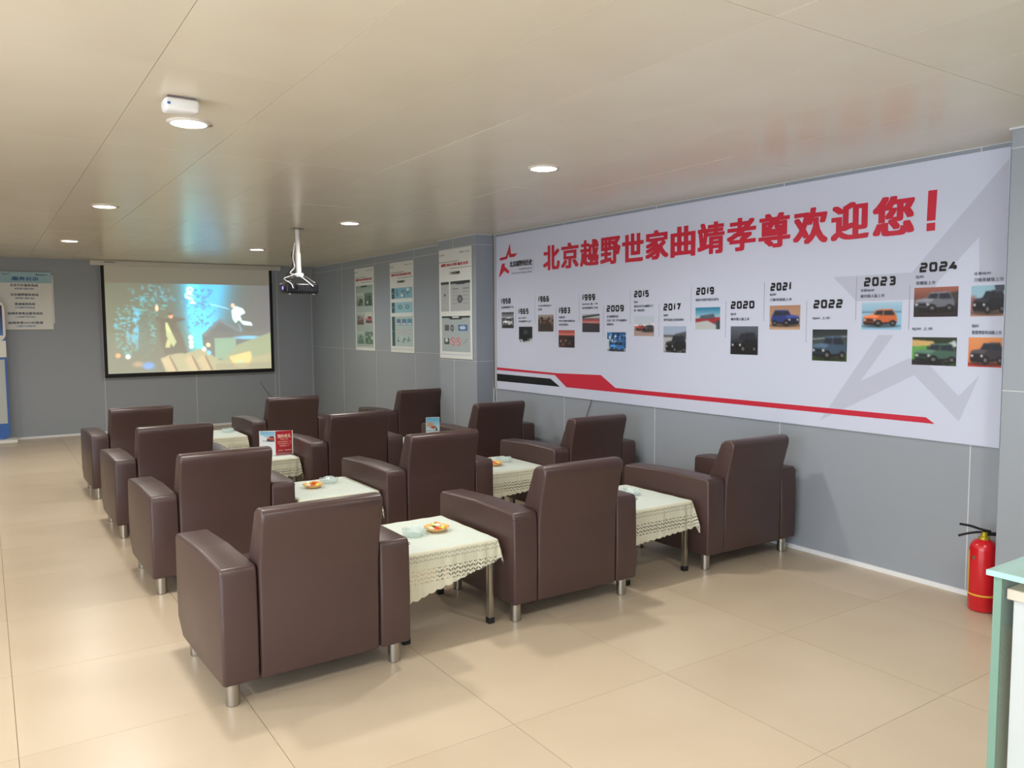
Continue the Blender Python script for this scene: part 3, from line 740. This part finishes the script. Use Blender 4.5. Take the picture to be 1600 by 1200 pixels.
obj('cable', tube_bm(smooth_path([(-.02, -.02, -.44), (-.10, -.04, -.47), (-.17, -.08, -.50), (-.12, -.13, -.545), (-.10, -.135, -.59)], 8), .005, 6), M_WCABLE, pr, 60)

# ------------------------------------------------------------------ long banner on the right wall
XM = 4.570
mb = thing('wall_banner', 'very long white wall banner with red title, year timeline and car photos', 'banner', (0, 0, 0))
F = frame_right(XM)
Y0, Y1, Z0, Z1 = 7.165, 2.10, .862, 2.470
brd = obj('panel', box_bm(XM, XR-.002, Y1, Y0, Z0, Z1), M_MURAL, mb)
def P(*pts): return [(-y, z) for y, z in pts]
poly('faint_star', F, P((3.14, 1.838), (2.62, 1.838), (2.105, 2.41), (2.105, 1.76), (2.235, 1.76), (2.245, 2.01), (2.465, 1.775), (2.51, 1.68), (2.97, 1.68)), M_MGREY, mb, .0008)
poly('faint_star', F, P((2.72, 1.47), (2.82, 1.47), (3.214, .905), (2.585, 1.235), (2.318, .985), (2.215, 1.255), (2.325, 1.13), (2.50, 1.30), (2.62, 1.335), (2.93, 1.18)), M_MGREY, mb, .0008)
poly('red_stripe', F, P((7.163, 1.090), (6.10, 1.078), (5.445, 1.093), (5.25, .990), (2.507, .992), (2.455, .958), (5.95, .952), (6.13, 1.058), (7.163, 1.062)), M_MRED, mb, .0012)
poly('black_stripe', F, P((7.163, 1.022), (6.20, 1.020), (6.05, .950), (7.163, .945)), M_MBLACK, mb, .0012)
def logo(pts): return [(-(7.098-(x-92)*.0025), 2.380-(y-95)*.001455) for x, y in pts]
poly('star_logo', F, logo([(90, 190), (140, 184), (172, 95), (178, 170), (226, 172), (204, 194), (168, 194), (162, 168), (150, 202), (98, 208)]), M_MRED, mb, .0012)
poly('star_logo', F, logo([(84, 330), (110, 232), (134, 231), (130, 252), (166, 290), (158, 308), (127, 284), (102, 314)]), M_MRED, mb, .0012)
text('heading', '北京越野的历史', F, -6.905, -6.50, 2.135, 2.195, M_MBLACK, mb, .002, .03)
text('heading', '中国越野发展历程', F, -6.74, -6.50, 2.095, 2.115, M_MTEXT, mb, .002)
text('heading', 'THE HISTORY OF DEVELOPMENT', F, -6.87, -6.50, 2.060, 2.078, M_MTEXT, mb, .002)
poly('divider_line', F, P((6.482, 2.20), (6.478, 2.20), (6.478, 2.08), (6.482, 2.08)), M_MLINE, mb, .001)
title = '北京越野世家曲靖孝尊欢迎您'
for k, ch in enumerate(title):
    ya = 6.325-(6.325-2.603)/13*k
    text('title_character', ch, F, -ya+.012, -ya+.276, 2.064+.0*k, 2.300, M_MRED, mb, .002, .034)
poly('title_mark', F, P((2.540, 2.128), (2.490, 2.128), (2.484, 2.300), (2.536, 2.300)), M_MRED, mb, .002)
poly('title_mark', F, P((2.540, 2.070), (2.490, 2.070), (2.490, 2.115), (2.540, 2.115)), M_MRED, mb, .002)

YEARS = [('1958', 7.076, 6.892, 1.762), ('1965', 6.752, 6.568, 1.650), ('1966', 6.402, 6.221, 1.764), ('1983', 6.068, 5.890, 1.647), ('1999', 5.712, 5.528, 1.759),
 ('2009', 5.369, 5.144, 1.652), ('2015', 5.016, 4.839, 1.766), ('2017', 4.668, 4.480, 1.650), ('2019', 4.318, 4.139, 1.763), ('2020', 3.977, 3.763, 1.650), ('2021', 3.627, 3.455, 1.767),
 ('2022', 3.280, 3.067, 1.640), ('2023', 2.923, 2.717, 1.768), ('2024', 2.573, 2.355, 1.835)]
DIG = {'0': [[(.12, 0), (0, .12), (0, .88), (.12, 1), (.88, 1), (1, .88), (1, .12), (.88, 0), (.12, 0)]], '1': [[(.25, 1), (.62, 1), (.62, 0)]],
 '2': [[(0, 1), (.88, 1), (1, .88), (1, .62), (.88, .5), (.12, .5), (0, .38), (0, 0), (1, 0)]], '3': [[(0, 1), (.88, 1), (1, .88), (1, .12), (.88, 0), (0, 0)], [(.2, .5), (1, .5)]],
 '4': [[(.62, 1), (0, .3), (1.1, .3)], [(.74, .62), (.74, 0)]], '5': [[(1, 1), (0, 1), (0, .55), (.88, .55), (1, .43), (1, .12), (.88, 0), (0, 0)]], '6': [[(.9, 1), (.12, 1), (0, .88), (0, .12), (.12, 0), (.88, 0), (1, .12), (1, .43), (.88, .55), (0, .55)]],
 '7': [[(0, 1), (1, 1), (.38, 0)]], '8': [[(.12, 0), (0, .12), (0, .88), (.12, 1), (.88, 1), (1, .88), (1, .12), (.88, 0), (.12, 0)], [(0, .52), (1, .52)]], '9': [[(.1, 0), (.88, 0), (1, .12), (1, .88), (.88, 1), (.12, 1), (0, .88), (0, .57), (.12, .45), (1, .45)]]}
def ribbon(bm, fr, pts, hw_, d):
    P_ = [Vector(p) for p in pts]; closed = (P_[0]-P_[-1]).length < 1e-6; n = len(P_); L_, R_ = [], []
    for i in range(n):
        a = (P_[i]-P_[i-1]).normalized() if i > 0 else ((P_[0]-P_[-2]).normalized() if closed else (P_[1]-P_[0]).normalized())
        b = (P_[i+1]-P_[i]).normalized() if i < n-1 else ((P_[1]-P_[0]).normalized() if closed else a)
        na, nb_ = Vector((-a.y, a.x)), Vector((-b.y, b.x)); m_ = (na+nb_); m_ = m_/max(.4, m_.length_squared/2)
        L_.append(bm.verts.new(fr(*(P_[i]+m_*hw_), d))); R_.append(bm.verts.new(fr(*(P_[i]-m_*hw_), d)))
    for i in range(n-1): bm.faces.new([L_[i], R_[i], R_[i+1], L_[i+1]])
def year(s_, ya, yb, z, hgt=.056):
    bm = bmesh.new(); tot = ya-yb; wds = [.55 if c == '1' else 1.0 for c in s_]; unit = (tot)/(sum(wds)+.22*3); u = -ya; th = .0072
    for q, (c, w_) in enumerate(zip(s_, wds)):
        dw = unit*w_
        for k, pl in enumerate(DIG[c]): ribbon(bm, F, [(u+th+(dw-2*th)*min(x, 1.12)*1.0, z+th+(hgt-2*th)*y_) for x, y_ in pl], th, .002+.0003*k)
        u += dw+unit*.22
    return obj('year_number', bm, M_MBLACK, mb)
for yt, ya, yb, z in YEARS: year(yt, ya, yb, z)
DIV = [(7.126, 1.837, 1.60), (6.80, 1.71, 1.46), (6.457, 1.835, 1.557), (6.11, 1.708, 1.422), (5.756, 1.829, 1.554), (5.413, 1.71, 1.434), (5.063, 1.826, 1.541), (4.718, 1.705, 1.436),
       (4.370, 1.829, 1.558), (4.024, 1.707, 1.439), (3.680, 1.831, 1.559), (3.333, 1.692, 1.416), (2.974, 1.834, 1.562), (2.628, 1.763, 1.503)]
for y, a, b in DIV: poly('divider_line', F, P((y+.0018, a), (y-.0018, a), (y-.0018, b), (y+.0018, b)), M_MLINE, mb, .001)
CAP = [(7.07, 1.715, ['北京牌高级轿车下线'], .23), (6.745, 1.60, ['BJ212诞生', '中国越野车元年'], .22), (6.40, 1.715, ['毛主席乘坐BJ212', '检阅'], .22), (6.065, 1.60, ['中国首家', '中外合资整车制造企业', '北京吉普成立'], .25),
 (5.71, 1.715, ['BJ2020S 新一代', '轻型越野车下线'], .22), (5.365, 1.60, ['北汽越野研究院', '（北京）第二代军用越野车', '研制成功'], .26), (5.015, 1.715, ['BJ40', '重回北京汽车越野军工厂', '第一辆民用车'], .24),
 (4.665, 1.60, ['BJ80', '荣升国家主席检阅车'], .22), (4.32, 1.715, ['国庆70周年阅兵用车'], .23), (3.975, 1.60, ['BJ40', '城市猎人版上市'], .17), (3.63, 1.73, ['BJ40', '刀锋英雄版上市'], .18), (3.285, 1.565, ['BJ60 上市'], .13),
 (2.945, 1.733, ['全新BJ40', '城市猎人版上市'], .16), (2.592, 1.797, ['BJ40', '荣耀版上市'], .115), (2.605, 1.497, ['BJ30 上市'], .12), (2.265, 1.80, ['全新BJ40', '刀锋英雄版上市'], .155), (2.265, 1.512, ['BJ60', '雷霆增程电动版上市'], .155)]
for y, z, ls, w in CAP:
    mx_ = max(len(s.encode('gbk', 'ignore')) for s in ls)
    for k, s in enumerate(ls):
        ww = w*len(s.encode('gbk', 'ignore'))/mx_
        text('caption', s, F, -y, -y+ww, z-.034*k, z-.034*k+.021, M_MTEXT, mb, .002, .006)
def photos():
    L = []
    def new(c=(128, 128, 128)): p = Paint(44, 36, c); L.append(p); return p
    p = new((196, 200, 204)); p.grad((60, 62, 66), (190, 194, 198), 0, .4); p.rect(0, .35, 1, 1, (90, 92, 96)); car(p, .5, .62, .8, (200, 202, 205)); p.noise(25, 3)
    p = new((26, 30, 36)); p.ell(.5, .4, .16, .22, (60, 66, 74)); p.poly([(0, .8), (1, .7), (1, 1), (0, 1)], (196, 200, 204)); p.poly([(.25, .5), (.75, .45), (.8, .85), (.3, .9)], (16, 18, 22)); p.dots(8, 0, .75, 1, 1, [(220, 222, 224), (60, 60, 64)], .04)
    p = new((128, 112, 104)); p.grad((168, 158, 150), (110, 96, 88), 0, .3); p.rect(0, .3, 1, 1, (78, 62, 56)); p.dots(26, 0, .28, 1, .6, [(50, 42, 40), (140, 110, 96)], .05); p.poly([(.15, .55), (.85, .5), (.9, .9), (.1, .92)], (58, 50, 46)); p.dots(5, .2, .2, .8, .4, [(50, 40, 38)], .06)
    p = new((60, 40, 40)); p.rect(0, 0, 1, .25, (178, 84, 80)); p.rect(0, .2, 1, .3, (208, 120, 104)); p.dots(40, 0, .35, 1, 1, [(40, 30, 34), (96, 54, 50), (150, 120, 110), (30, 30, 36)], .05)
    p = new((84, 76, 82)); p.rect(0, 0, 1, .25, (176, 180, 184)); p.poly([(0, .12), (1, .02), (1, .10), (0, .24)], (60, 60, 66)); p.poly([(0, .3), (1, .28), (1, .55), (0, .5)], (170, 84, 84)); p.poly([(0, .5), (1, .55), (1, 1), (0, 1)], (56, 54, 62)); p.poly([(0, .42), (1, .44), (1, .48), (0, .46)], (214, 180, 176))
    p = new((34, 74, 120)); p.dots(50, 0, 0, 1, .6, [(20, 40, 70), (120, 170, 205), (225, 235, 240), (40, 110, 180)], .05); p.rect(0, .8, 1, 1, (150, 160, 168)); car(p, .52, .74, .8, (58, 120, 186)); p.rect(.0, .35, .12, .9, (200, 206, 210))
    p = new((190, 200, 214)); p.rect(0, .42, 1, .5, (220, 214, 216)); p.rect(0, .5, 1, 1, (172, 148, 140)); car(p, .7, .58, .55, (70, 66, 72)); car(p, .3, .56, .42, (176, 60, 56)); p.poly([(.0, .46), (1, .38), (1, .45), (0, .5)], (232, 232, 236))
    p = new((160, 176, 200)); p.rect(0, .32, 1, .45, (92, 92, 98)); p.rect(0, .42, 1, 1, (180, 178, 182)); p.poly([(.5, .3), (1, .2), (1, .5), (.5, .5)], (84, 86, 92)); car(p, .56, .66, .9, (34, 36, 40))
    p = new((50, 130, 160)); p.grad((36, 120, 160), (170, 205, 215), 0, .5); p.poly([(0, .5), (1, .45), (1, .75), (0, .7)], (156, 52, 60)); p.poly([(.2, .38), (.75, .3), (.8, .5), (.2, .52)], (84, 96, 108)); p.poly([(0, .68), (.5, .6), (1, .9), (1, 1), (0, 1)], (186, 192, 190)); p.rect(.85, .6, 1, 1, (60, 70, 76))
    p = new((76, 82, 96)); p.grad((92, 98, 112), (56, 60, 70), 0, .6); p.rect(0, .7, 1, 1, (34, 36, 40)); car(p, .52, .56, .95, (30, 32, 38), hi=(235, 240, 245))
    p = new((176, 140, 112)); p.grad((170, 130, 104), (196, 160, 128)); car(p, .5, .5, .9, (48, 62, 124), flip=-1)
    p = new((44, 50, 54)); p.grad((40, 46, 50), (70, 84, 78), 0, .5); p.rect(0, .7, 1, 1, (76, 106, 56)); p.poly([(0, .3), (1, .2), (1, .24), (0, .34)], (150, 160, 166)); car(p, .5, .56, 1.0, (62, 84, 104))
    p = new((150, 190, 214)); p.grad((170, 204, 222), (140, 184, 210), 0, .35); p.rect(0, .34, 1, .4, (110, 140, 156)); p.rect(0, .4, 1, 1, (146, 194, 222)); car(p, .48, .55, .85, (204, 104, 62))
    p = new((120, 76, 66)); p.grad((164, 100, 88), (120, 76, 66), 0, .35); p.poly([(.6, .3), (1, .16), (1, .6), (.6, .6)], (66, 60, 60)); p.rect(0, .55, 1, 1, (46, 40, 42)); car(p, .48, .48, .9, (108, 112, 122))
    p = new((44, 56, 40)); p.poly([(0, .1), (.5, .15), (.5, .3), (0, .35)], (206, 172, 110)); p.poly([(0, .35), (.35, .3), (.3, .75), (0, .8)], (96, 160, 80)); p.poly([(.7, .3), (.95, .1), (1, .3), (.85, .4)], (200, 206, 210)); p.rect(0, .8, 1, 1, (50, 46, 50)); p.dots(12, .7, .5, 1, 1, [(60, 110, 50), (180, 190, 90)], .05); car(p, .55, .55, .95, (66, 98, 84))
    p = new((150, 190, 206)); p.rect(0, .55, 1, 1, (178, 136, 116)); p.ell(.08, .6, .15, .25, (150, 96, 92), .6); car(p, .58, .52, 1.0, (32, 34, 42)); p.poly([(.7, 0), (1, 0), (1, .2), (.75, .25)], (70, 78, 92))
    p = new((214, 138, 84)); p.grad((226, 150, 92), (206, 116, 74)); p.rect(0, .85, 1, 1, (196, 66, 52)); car(p, .58, .52, 1.0, (58, 54, 60), hi=(225, 225, 230))
    return [q.blur(1) for q in L]
PHB = [(7.065, 6.836, 1.674, 1.507), (6.742, 6.504, 1.523, 1.360), (6.403, 6.150, 1.639, 1.475), (6.069, 5.823, 1.490, 1.327), (5.709, 5.464, 1.637, 1.473), (5.360, 5.117, 1.474, 1.308),
 (5.015, 4.775, 1.611, 1.445), (4.666, 4.418, 1.525, 1.316), (4.323, 4.078, 1.667, 1.502), (3.975, 3.727, 1.524, 1.320), (3.630, 3.381, 1.666, 1.501), (3.283, 3.029, 1.503, 1.298), (2.933, 2.675, 1.669, 1.502),
 (2.601, 2.346, 1.747, 1.577), (2.603, 2.345, 1.459, 1.297), (2.277, 2.105, 1.745, 1.577), (2.281, 2.105, 1.461, 1.299)]
for pp, (a, b, c, d) in zip(photos(), PHB): pp.mesh('photo', F, -a, -b, d, c, mb, .0012)

# ------------------------------------------------------------------ three service posters
def poster(x, ya, yb, z0, z1, label, kind):
    t = thing('wall_poster', label, 'poster', (0, 0, 0), 0, 'tall service posters on the right wall')
    FR = frame_right(x)
    obj('board', box_bm(x, x+.010, yb, ya, z0, z1, .002, 1), M_BOARD, t)
    w = ya-yb; h = z1-z0
    def U(u): return -ya+u*w
    def V(v): return z1-v*h
    def T(body, u0, u1, v0, v1, m, bold=0): text('lettering', body, FR, U(u0), U(u1), V(v1), V(v0), m, t, .004, bold)
    for u in (.03, .12): T('越' if u < .1 else '野', u, u+.06, .040, .058, M_MRED if kind == 3 else M_MBLACK)
    T('服务, 热线', .66, .96, .034, .048, M_MTEXT)
    poly('rule', FR, [(U(.0), V(.112)), (U(.62), V(.112)), (U(.62), V(.116)), (U(.0), V(.116))], M_MTEXT, t, .002)
    T('越野 用心可靠 服务无忧', .08, .92, .128, .155, M_MRED, .02)
    poly('rule', FR, [(U(.36), V(.174)), (U(1.), V(.174)), (U(1.), V(.178)), (U(.36), V(.178))], M_MTEXT, t, .002)
    T({1: '道路救援', 2: '充电服务', 3: '三包有效期'}[kind], .34, .66, .205 if kind != 1 else .215, .232 if kind != 1 else .235, M_MBLACK, .02)
    G = (150, 158, 158)
    if kind == 1:
        p = Paint(44, 96, (168, 182, 176)); p.grad((150, 170, 160), (176, 188, 180), 0, .2)
        for r, (a, b) in enumerate((((96, 116, 80), (54, 74, 54)), ((96, 62, 58), (196, 186, 176)), ((70, 110, 96), (76, 120, 88)))):
            y = .13+r*.31
            p.grad((190, 205, 195), a, y, y+.2, .06, .46); p.grad((110, 124, 112) if r != 1 else (205, 205, 200), b, y, y+.2, .53, .95)
            p.dots(10, .10, y+.05, .42, y+.18, [a, tuple(c*.6 for c in a), (40, 50, 44)], .03); p.dots(10, .56, y+.05, .92, y+.18, [b, tuple(c*.6 for c in b), (220, 224, 220)] , .03)
        car(p, .75, .55, .36, (190, 90, 80), ar=.5); car(p, .30, .25, .2, (60, 66, 60), ar=.5)
        p.mesh('printed_panel', FR, U(.06), U(.94), V(.955), V(.215), t, .002)
    elif kind == 2:
        p = Paint(44, 96, (200, 222, 226)); p.rect(0, 0, 1, .185, (128, 178, 196)); p.rect(0, .25, 1, .425, (150, 196, 208)); p.rect(0, .49, 1, 1, (176, 196, 194))
        p.rect(0, .185, 1, .25, (222, 228, 226)); p.rect(0, .425, 1, .49, (222, 228, 226))
        for a, b in ((0, .185), (.25, .425), (.49, 1)): p.rect(0, a, .15, b, (52, 78, 84)); p.rect(.04, (a+b)/2-.01, .12, (a+b)/2+.01, (150, 180, 180))
        p.dots(12, .25, .04, .95, .14, [(90, 130, 150), (210, 225, 230), (80, 110, 130)], .05); p.ell(.42, .33, .09, .035, (90, 120, 130)); p.ell(.75, .33, .09, .035, (90, 130, 140)); p.ell(.42, .33, .04, .015, (180, 200, 205)); p.ell(.75, .33, .04, .015, (180, 200, 205))
        for k in range(3): p.rect(.24+k*.26, .53, .44+k*.26, .64, (90+0*k, 122+12*k, 150+14*k)); p.rect(.26+k*.26, .60, .42+k*.26, .62, (220, 226, 228)); p.ell(.33+k*.24, .75, .05, .03, (196, 130, 136)); p.ell(.33+k*.24, .75, .03, .018, (210, 214, 212)); p.dots(5, .26+k*.24, .85, .40+k*.24, .92, [(70, 100, 100), (120, 140, 136)], .03)
        p.mesh('printed_panel', FR, U(.07), U(.96), V(.930), V(.285), t, .002)
    else:
        p = Paint(44, 40, (172, 176, 176)); p.rect(.30, 0, .35, 1, (222, 226, 222)); p.rect(0, 0, .30, .09, (34, 48, 50)); p.rect(.35, 0, 1, .09, (34, 48, 50)); p.poly([(.5, .08), (.86, .08), (.80, .13), (.56, .13)], (34, 48, 50)); p.ell(.66, .60, .085, .13, (60, 64, 66)); p.ell(.66, .60, .05, .08, (120, 122, 122)); p.rect(.42, .25, .62, .28, (90, 94, 96)); p.rect(.75, .24, .95, .27, (90, 94, 96))
        for k in range(4): p.rect(.42, .36+k*.12, .58, .385+k*.12, (140, 144, 146)); p.rect(.76, .36+k*.12, .94, .385+k*.12, (140, 144, 146))
        p.ell(.15, .45, .04, .04, (80, 84, 86)); p.mesh('printed_panel', FR, U(.06), U(.96), V(.565), V(.295), t, .002)
        p = Paint(44, 48, (166, 178, 180)); p.rect(0, 0, 1, .07, (34, 48, 50)); p.poly([(.25, .06), (.75, .06), (.68, .10), (.32, .10)], (34, 48, 50)); p.rect(.38, .02, .62, .055, (200, 210, 210))
        p.rect(.12, .26, .28, .42, (96, 92, 94)); p.ell(.38, .34, .06, .09, (64, 66, 70)); p.ell(.38, .34, .03, .05, (150, 152, 154)); p.rect(.58, .25, .90, .42, (70, 112, 164)); p.ell(.74, .33, .1, .05, (196, 210, 224)); p.rect(.10, .62, .27, .80, (56, 66, 72)); p.poly([(.12, .64), (.2, .62), (.24, .7), (.14, .74)], (210, 214, 214))
        for cx_ in (.40, .60): p.ell(cx_, .71, .075, .11, (206, 70, 80), .2); p.ell(cx_, .71, .058, .085, (206, 200, 202), .2); p.poly([(cx_-.05, .64), (cx_-.03, .63), (cx_+.05, .78), (cx_+.03, .79)], (206, 70, 80)); p.ell(cx_, .71, .02, .04, (60, 50, 54))
        p.dots(5, .75, .64, .92, .78, [(120, 140, 144), (90, 110, 112)], .02); p.mesh('printed_panel', FR, U(.08), U(.95), V(.935), V(.610), t, .002)
    poly('rule', FR, [(U(.04), V(.958)), (U(.96), V(.958)), (U(.96), V(.964)), (U(.04), V(.964))], M_MGREY, t, .0022)
    return t
poster(XR-.013, 11.03, 10.345, 1.185, 2.365, 'tall green-tinted photo poster, leftmost of the three on the right wall', 1)
poster(XR-.013, 9.82, 9.125, 1.185, 2.370, 'tall poster with three light-blue panels, middle one of the three', 2)
poster(CX-.0125, 8.045, 7.325, 1.170, 2.382, 'tall grey poster with red prohibition signs mounted on the wall pier', 3)

# ------------------------------------------------------------------ notice board and roll-up stand at the left
nb2 = tag(box('notice_board', .30, .855, YB-.012, YB-.0005, 1.60, 2.27, M_BOARD), 'pale board showing as a thin edge behind the blue-headed notice board', 'board')
nb = thing('notice_board', 'white notice board with pale blue heading and five lines of service text', 'board', (0, 0, 0))
yb_ = YB-.030; FB = frame_back(yb_)
box('board', .12, .835, yb_, yb_+.016, 1.515, 2.302, M_BOARD, nb)
poly('heading_band', FB, [(.12, 2.300), (.835, 2.300), (.835, 2.152), (.12, 2.152)], mat('pale_blue_print', (158, 196, 208), .5), nb, .001)
text('lettering', '越野', FB, .255, .34, 2.262, 2.280, M_SMALLTXT, nb, .003); text('lettering', '服务热线公示', FB, .645, .785, 2.258, 2.276, M_MTEXT, nb, .003, .02)
text('lettering', '服务公示', FB, .365, .68, 2.185, 2.238, M_TEAL, nb, .003, .03)
for k, (a, b) in enumerate((('北京汽车服务热线', '4008108100'), ('北京越野服务热线', '4008108166'), ('救援服务热线', '13388743066'), ('曲靖孝尊售后服务热线', '13388743066'), ('曲靖孝尊24小时救援', '13887448899'))):
    hw_ = .165 if k in (0, 1) else (.12 if k == 2 else .205)
    z = 2.105-k*.128; text('lettering', a, FB, .505-hw_, .505+hw_, z-.002, z+.034, M_SMALLTXT, nb, .003, .015); text('lettering', b, FB, .39, .62, z-.044, z-.018, M_TEAL, nb, .003)
rs_ = thing('display_stand', 'blue and white freestanding display stand on a pale base by the back wall', 'stand', (-.17, 12.6, 0))
def rrect(x0, x1, z0, z1, r, n=6):
    pts = []
    for cx_, cz_, a0 in ((x1-r, z1-r, 0), (x0+r, z1-r, 90), (x0+r, z0+r, 180), (x1-r, z0+r, 270)):
        for k in range(n+1): a = math.radians(a0+90*k/n); pts.append((cx_+r*math.cos(a), cz_+r*math.sin(a)))
    return pts
def slab_y(pts, y0, y1):
    bm = bmesh.new(); a = [bm.verts.new((x, y0, z)) for x, z in pts]; b = [bm.verts.new((x, y1, z)) for x, z in pts]; bm.faces.new(a); bm.faces.new(b[::-1])
    for i in range(len(pts)): bm.faces.new([a[i], b[i], b[(i+1) % len(pts)], a[(i+1) % len(pts)]])
    bmesh.ops.recalc_face_normals(bm, faces=bm.faces); return bm
obj('panel', slab_y(rrect(-.42, .425, .05, 1.90, .10), 0, .04), M_BLUE, rs_, 40)
obj('white_rim', slab_y(rrect(-.42, .428, 1.36, 1.905, .10), -.006, .0), M_WHITE, rs_, 40)
p = Paint(30, 50, (70, 120, 190)); p.grad((40, 32, 60), (60, 110, 190), 0, .9); p.mesh('screen_print', frame_back(0), -.39, .400, 1.44, 1.84, rs_, .0075)
box('white_sheet', -.40, .400, -.005, 0, .26, 1.12, M_DESKW, rs_)
box('grey_band', -.40, .425, -.004, 0, 1.15, 1.37, M_WHITE, rs_)
obj('base', box_bm(-.50, .50, -.16, .20, 0, .05, .015, 2), M_WHITE, rs_, 40)

# ------------------------------------------------------------------ cables on the walls
tag(obj('hanging_cable', tube_bm(smooth_path([(XR-.006, 5.585, .872), (XR-.01, 5.60, .82), (XR-.006, 5.66, .70), (XR-.006, 5.68, .55), (XR-.006, 5.66, .30)], 6), .004, 6), M_CABLE, None, 60), 'thin brownish cable hanging out below the long banner', 'cable')
tag(obj('wall_cable', tube_bm(smooth_path([(3.68, YB-.006, .66), (3.72, YB-.008, .585), (3.80, YB-.008, .46), (3.90, YB-.006, .36), (3.98, YB-.006, .25)], 6), .004, 6), M_CABLE, None, 60), 'thin grey cable curving down the back wall right of the screen', 'cable')

# ------------------------------------------------------------------ fire extinguisher
fe = thing('fire_extinguisher', 'red fire extinguisher with black handle standing in the corner by the counter', 'extinguisher', (4.415, 2.085, 0), -.87)
obj('tank', lathe_bm([(0, .004), (.064, .004), (.069, .012), (.069, .335), (.064, .358), (.048, .378), (.024, .388), (.018, .392), (0, .392)], 32, cap=False), M_RED, fe, 50)
obj('valve', lathe_bm([(.028, .386), (.028, .402), (.016, .406), (.016, .426), (0, .426)], 16, cap=False), M_BRASS, fe, 40)
obj('carry_handle', tube_bm(smooth_path([(.03, 0, .420), (-.02, 0, .424), (-.075, .0, .414), (-.125, 0, .398)], 5), .0062, 8), M_BLACK, fe, 50)
obj('squeeze_lever', tube_bm(smooth_path([(.03, 0, .430), (-.02, 0, .440), (-.07, 0, .455), (-.120, 0, .462)], 5), .0062, 8), M_BLACK, fe, 50)
obj('nozzle', tube_bm([(.016, 0, .416), (.065, .0, .417)], .010, 10), M_BLACK, fe, 50)
bm = bmesh.new(); lathe_bm([(.0695, .088), (.0702, .088), (.0702, .097), (.0695, .097)], 32, bm, cap=False); obj('yellow_band', bm, M_YELLOW, fe, 40)
def arc_label(a0, a1, z0, z1, r=.0703, n=8):
    bm = bmesh.new(); q = [[bm.verts.new((r*math.cos(a), r*math.sin(a), z)) for z in (z0, z1)] for a in [a0+(a1-a0)*k/n for k in range(n+1)]]
    for A, B in zip(q, q[1:]): bm.faces.new([A[0], B[0], B[1], A[1]])
    return bm
obj('yellow_label', arc_label(math.radians(135), math.radians(190), .10, .325), M_YELLOW, fe, 40)
obj('maker_mark', arc_label(math.radians(208), math.radians(223), .285, .302), M_CHROME, fe, 40)

# ------------------------------------------------------------------ reception counter at the right edge
rc = thing('reception_counter', 'white reception counter with green-edged glass top at the right edge of the picture', 'counter', (2.18, 1.0, 0))
gt = obj('glass_top', box_bm(0, 1.35, -1.5, .02, .882, .898, .002, 1), M_GREEN, rc)
box('glass_top_edge', -.0035, -.0002, -1.5, .02, .883, .897, M_GEDGE2, gt)
ge = obj('glass_end_panel', box_bm(.010, 1.33, -.016, .004, .004, .880, .001, 1), M_GPANE, rc)
box('glass_edge', .005, .0098, -.016, .004, .004, .880, M_GEDGE, ge)
box('cabinet_body', .034, .60, -1.45, -.034, .0, .822, M_DESKW, rc)
obj('cabinet_top', box_bm(.024, .62, -1.47, -.020, .823, .852, .002, 1), M_DESKC, rc)
for y in (-.30, -1.20): obj('glass_spacer', tube_bm([(.30, y, .852), (.30, y, .882)], .018, 12), M_CHROME, rc, 40)
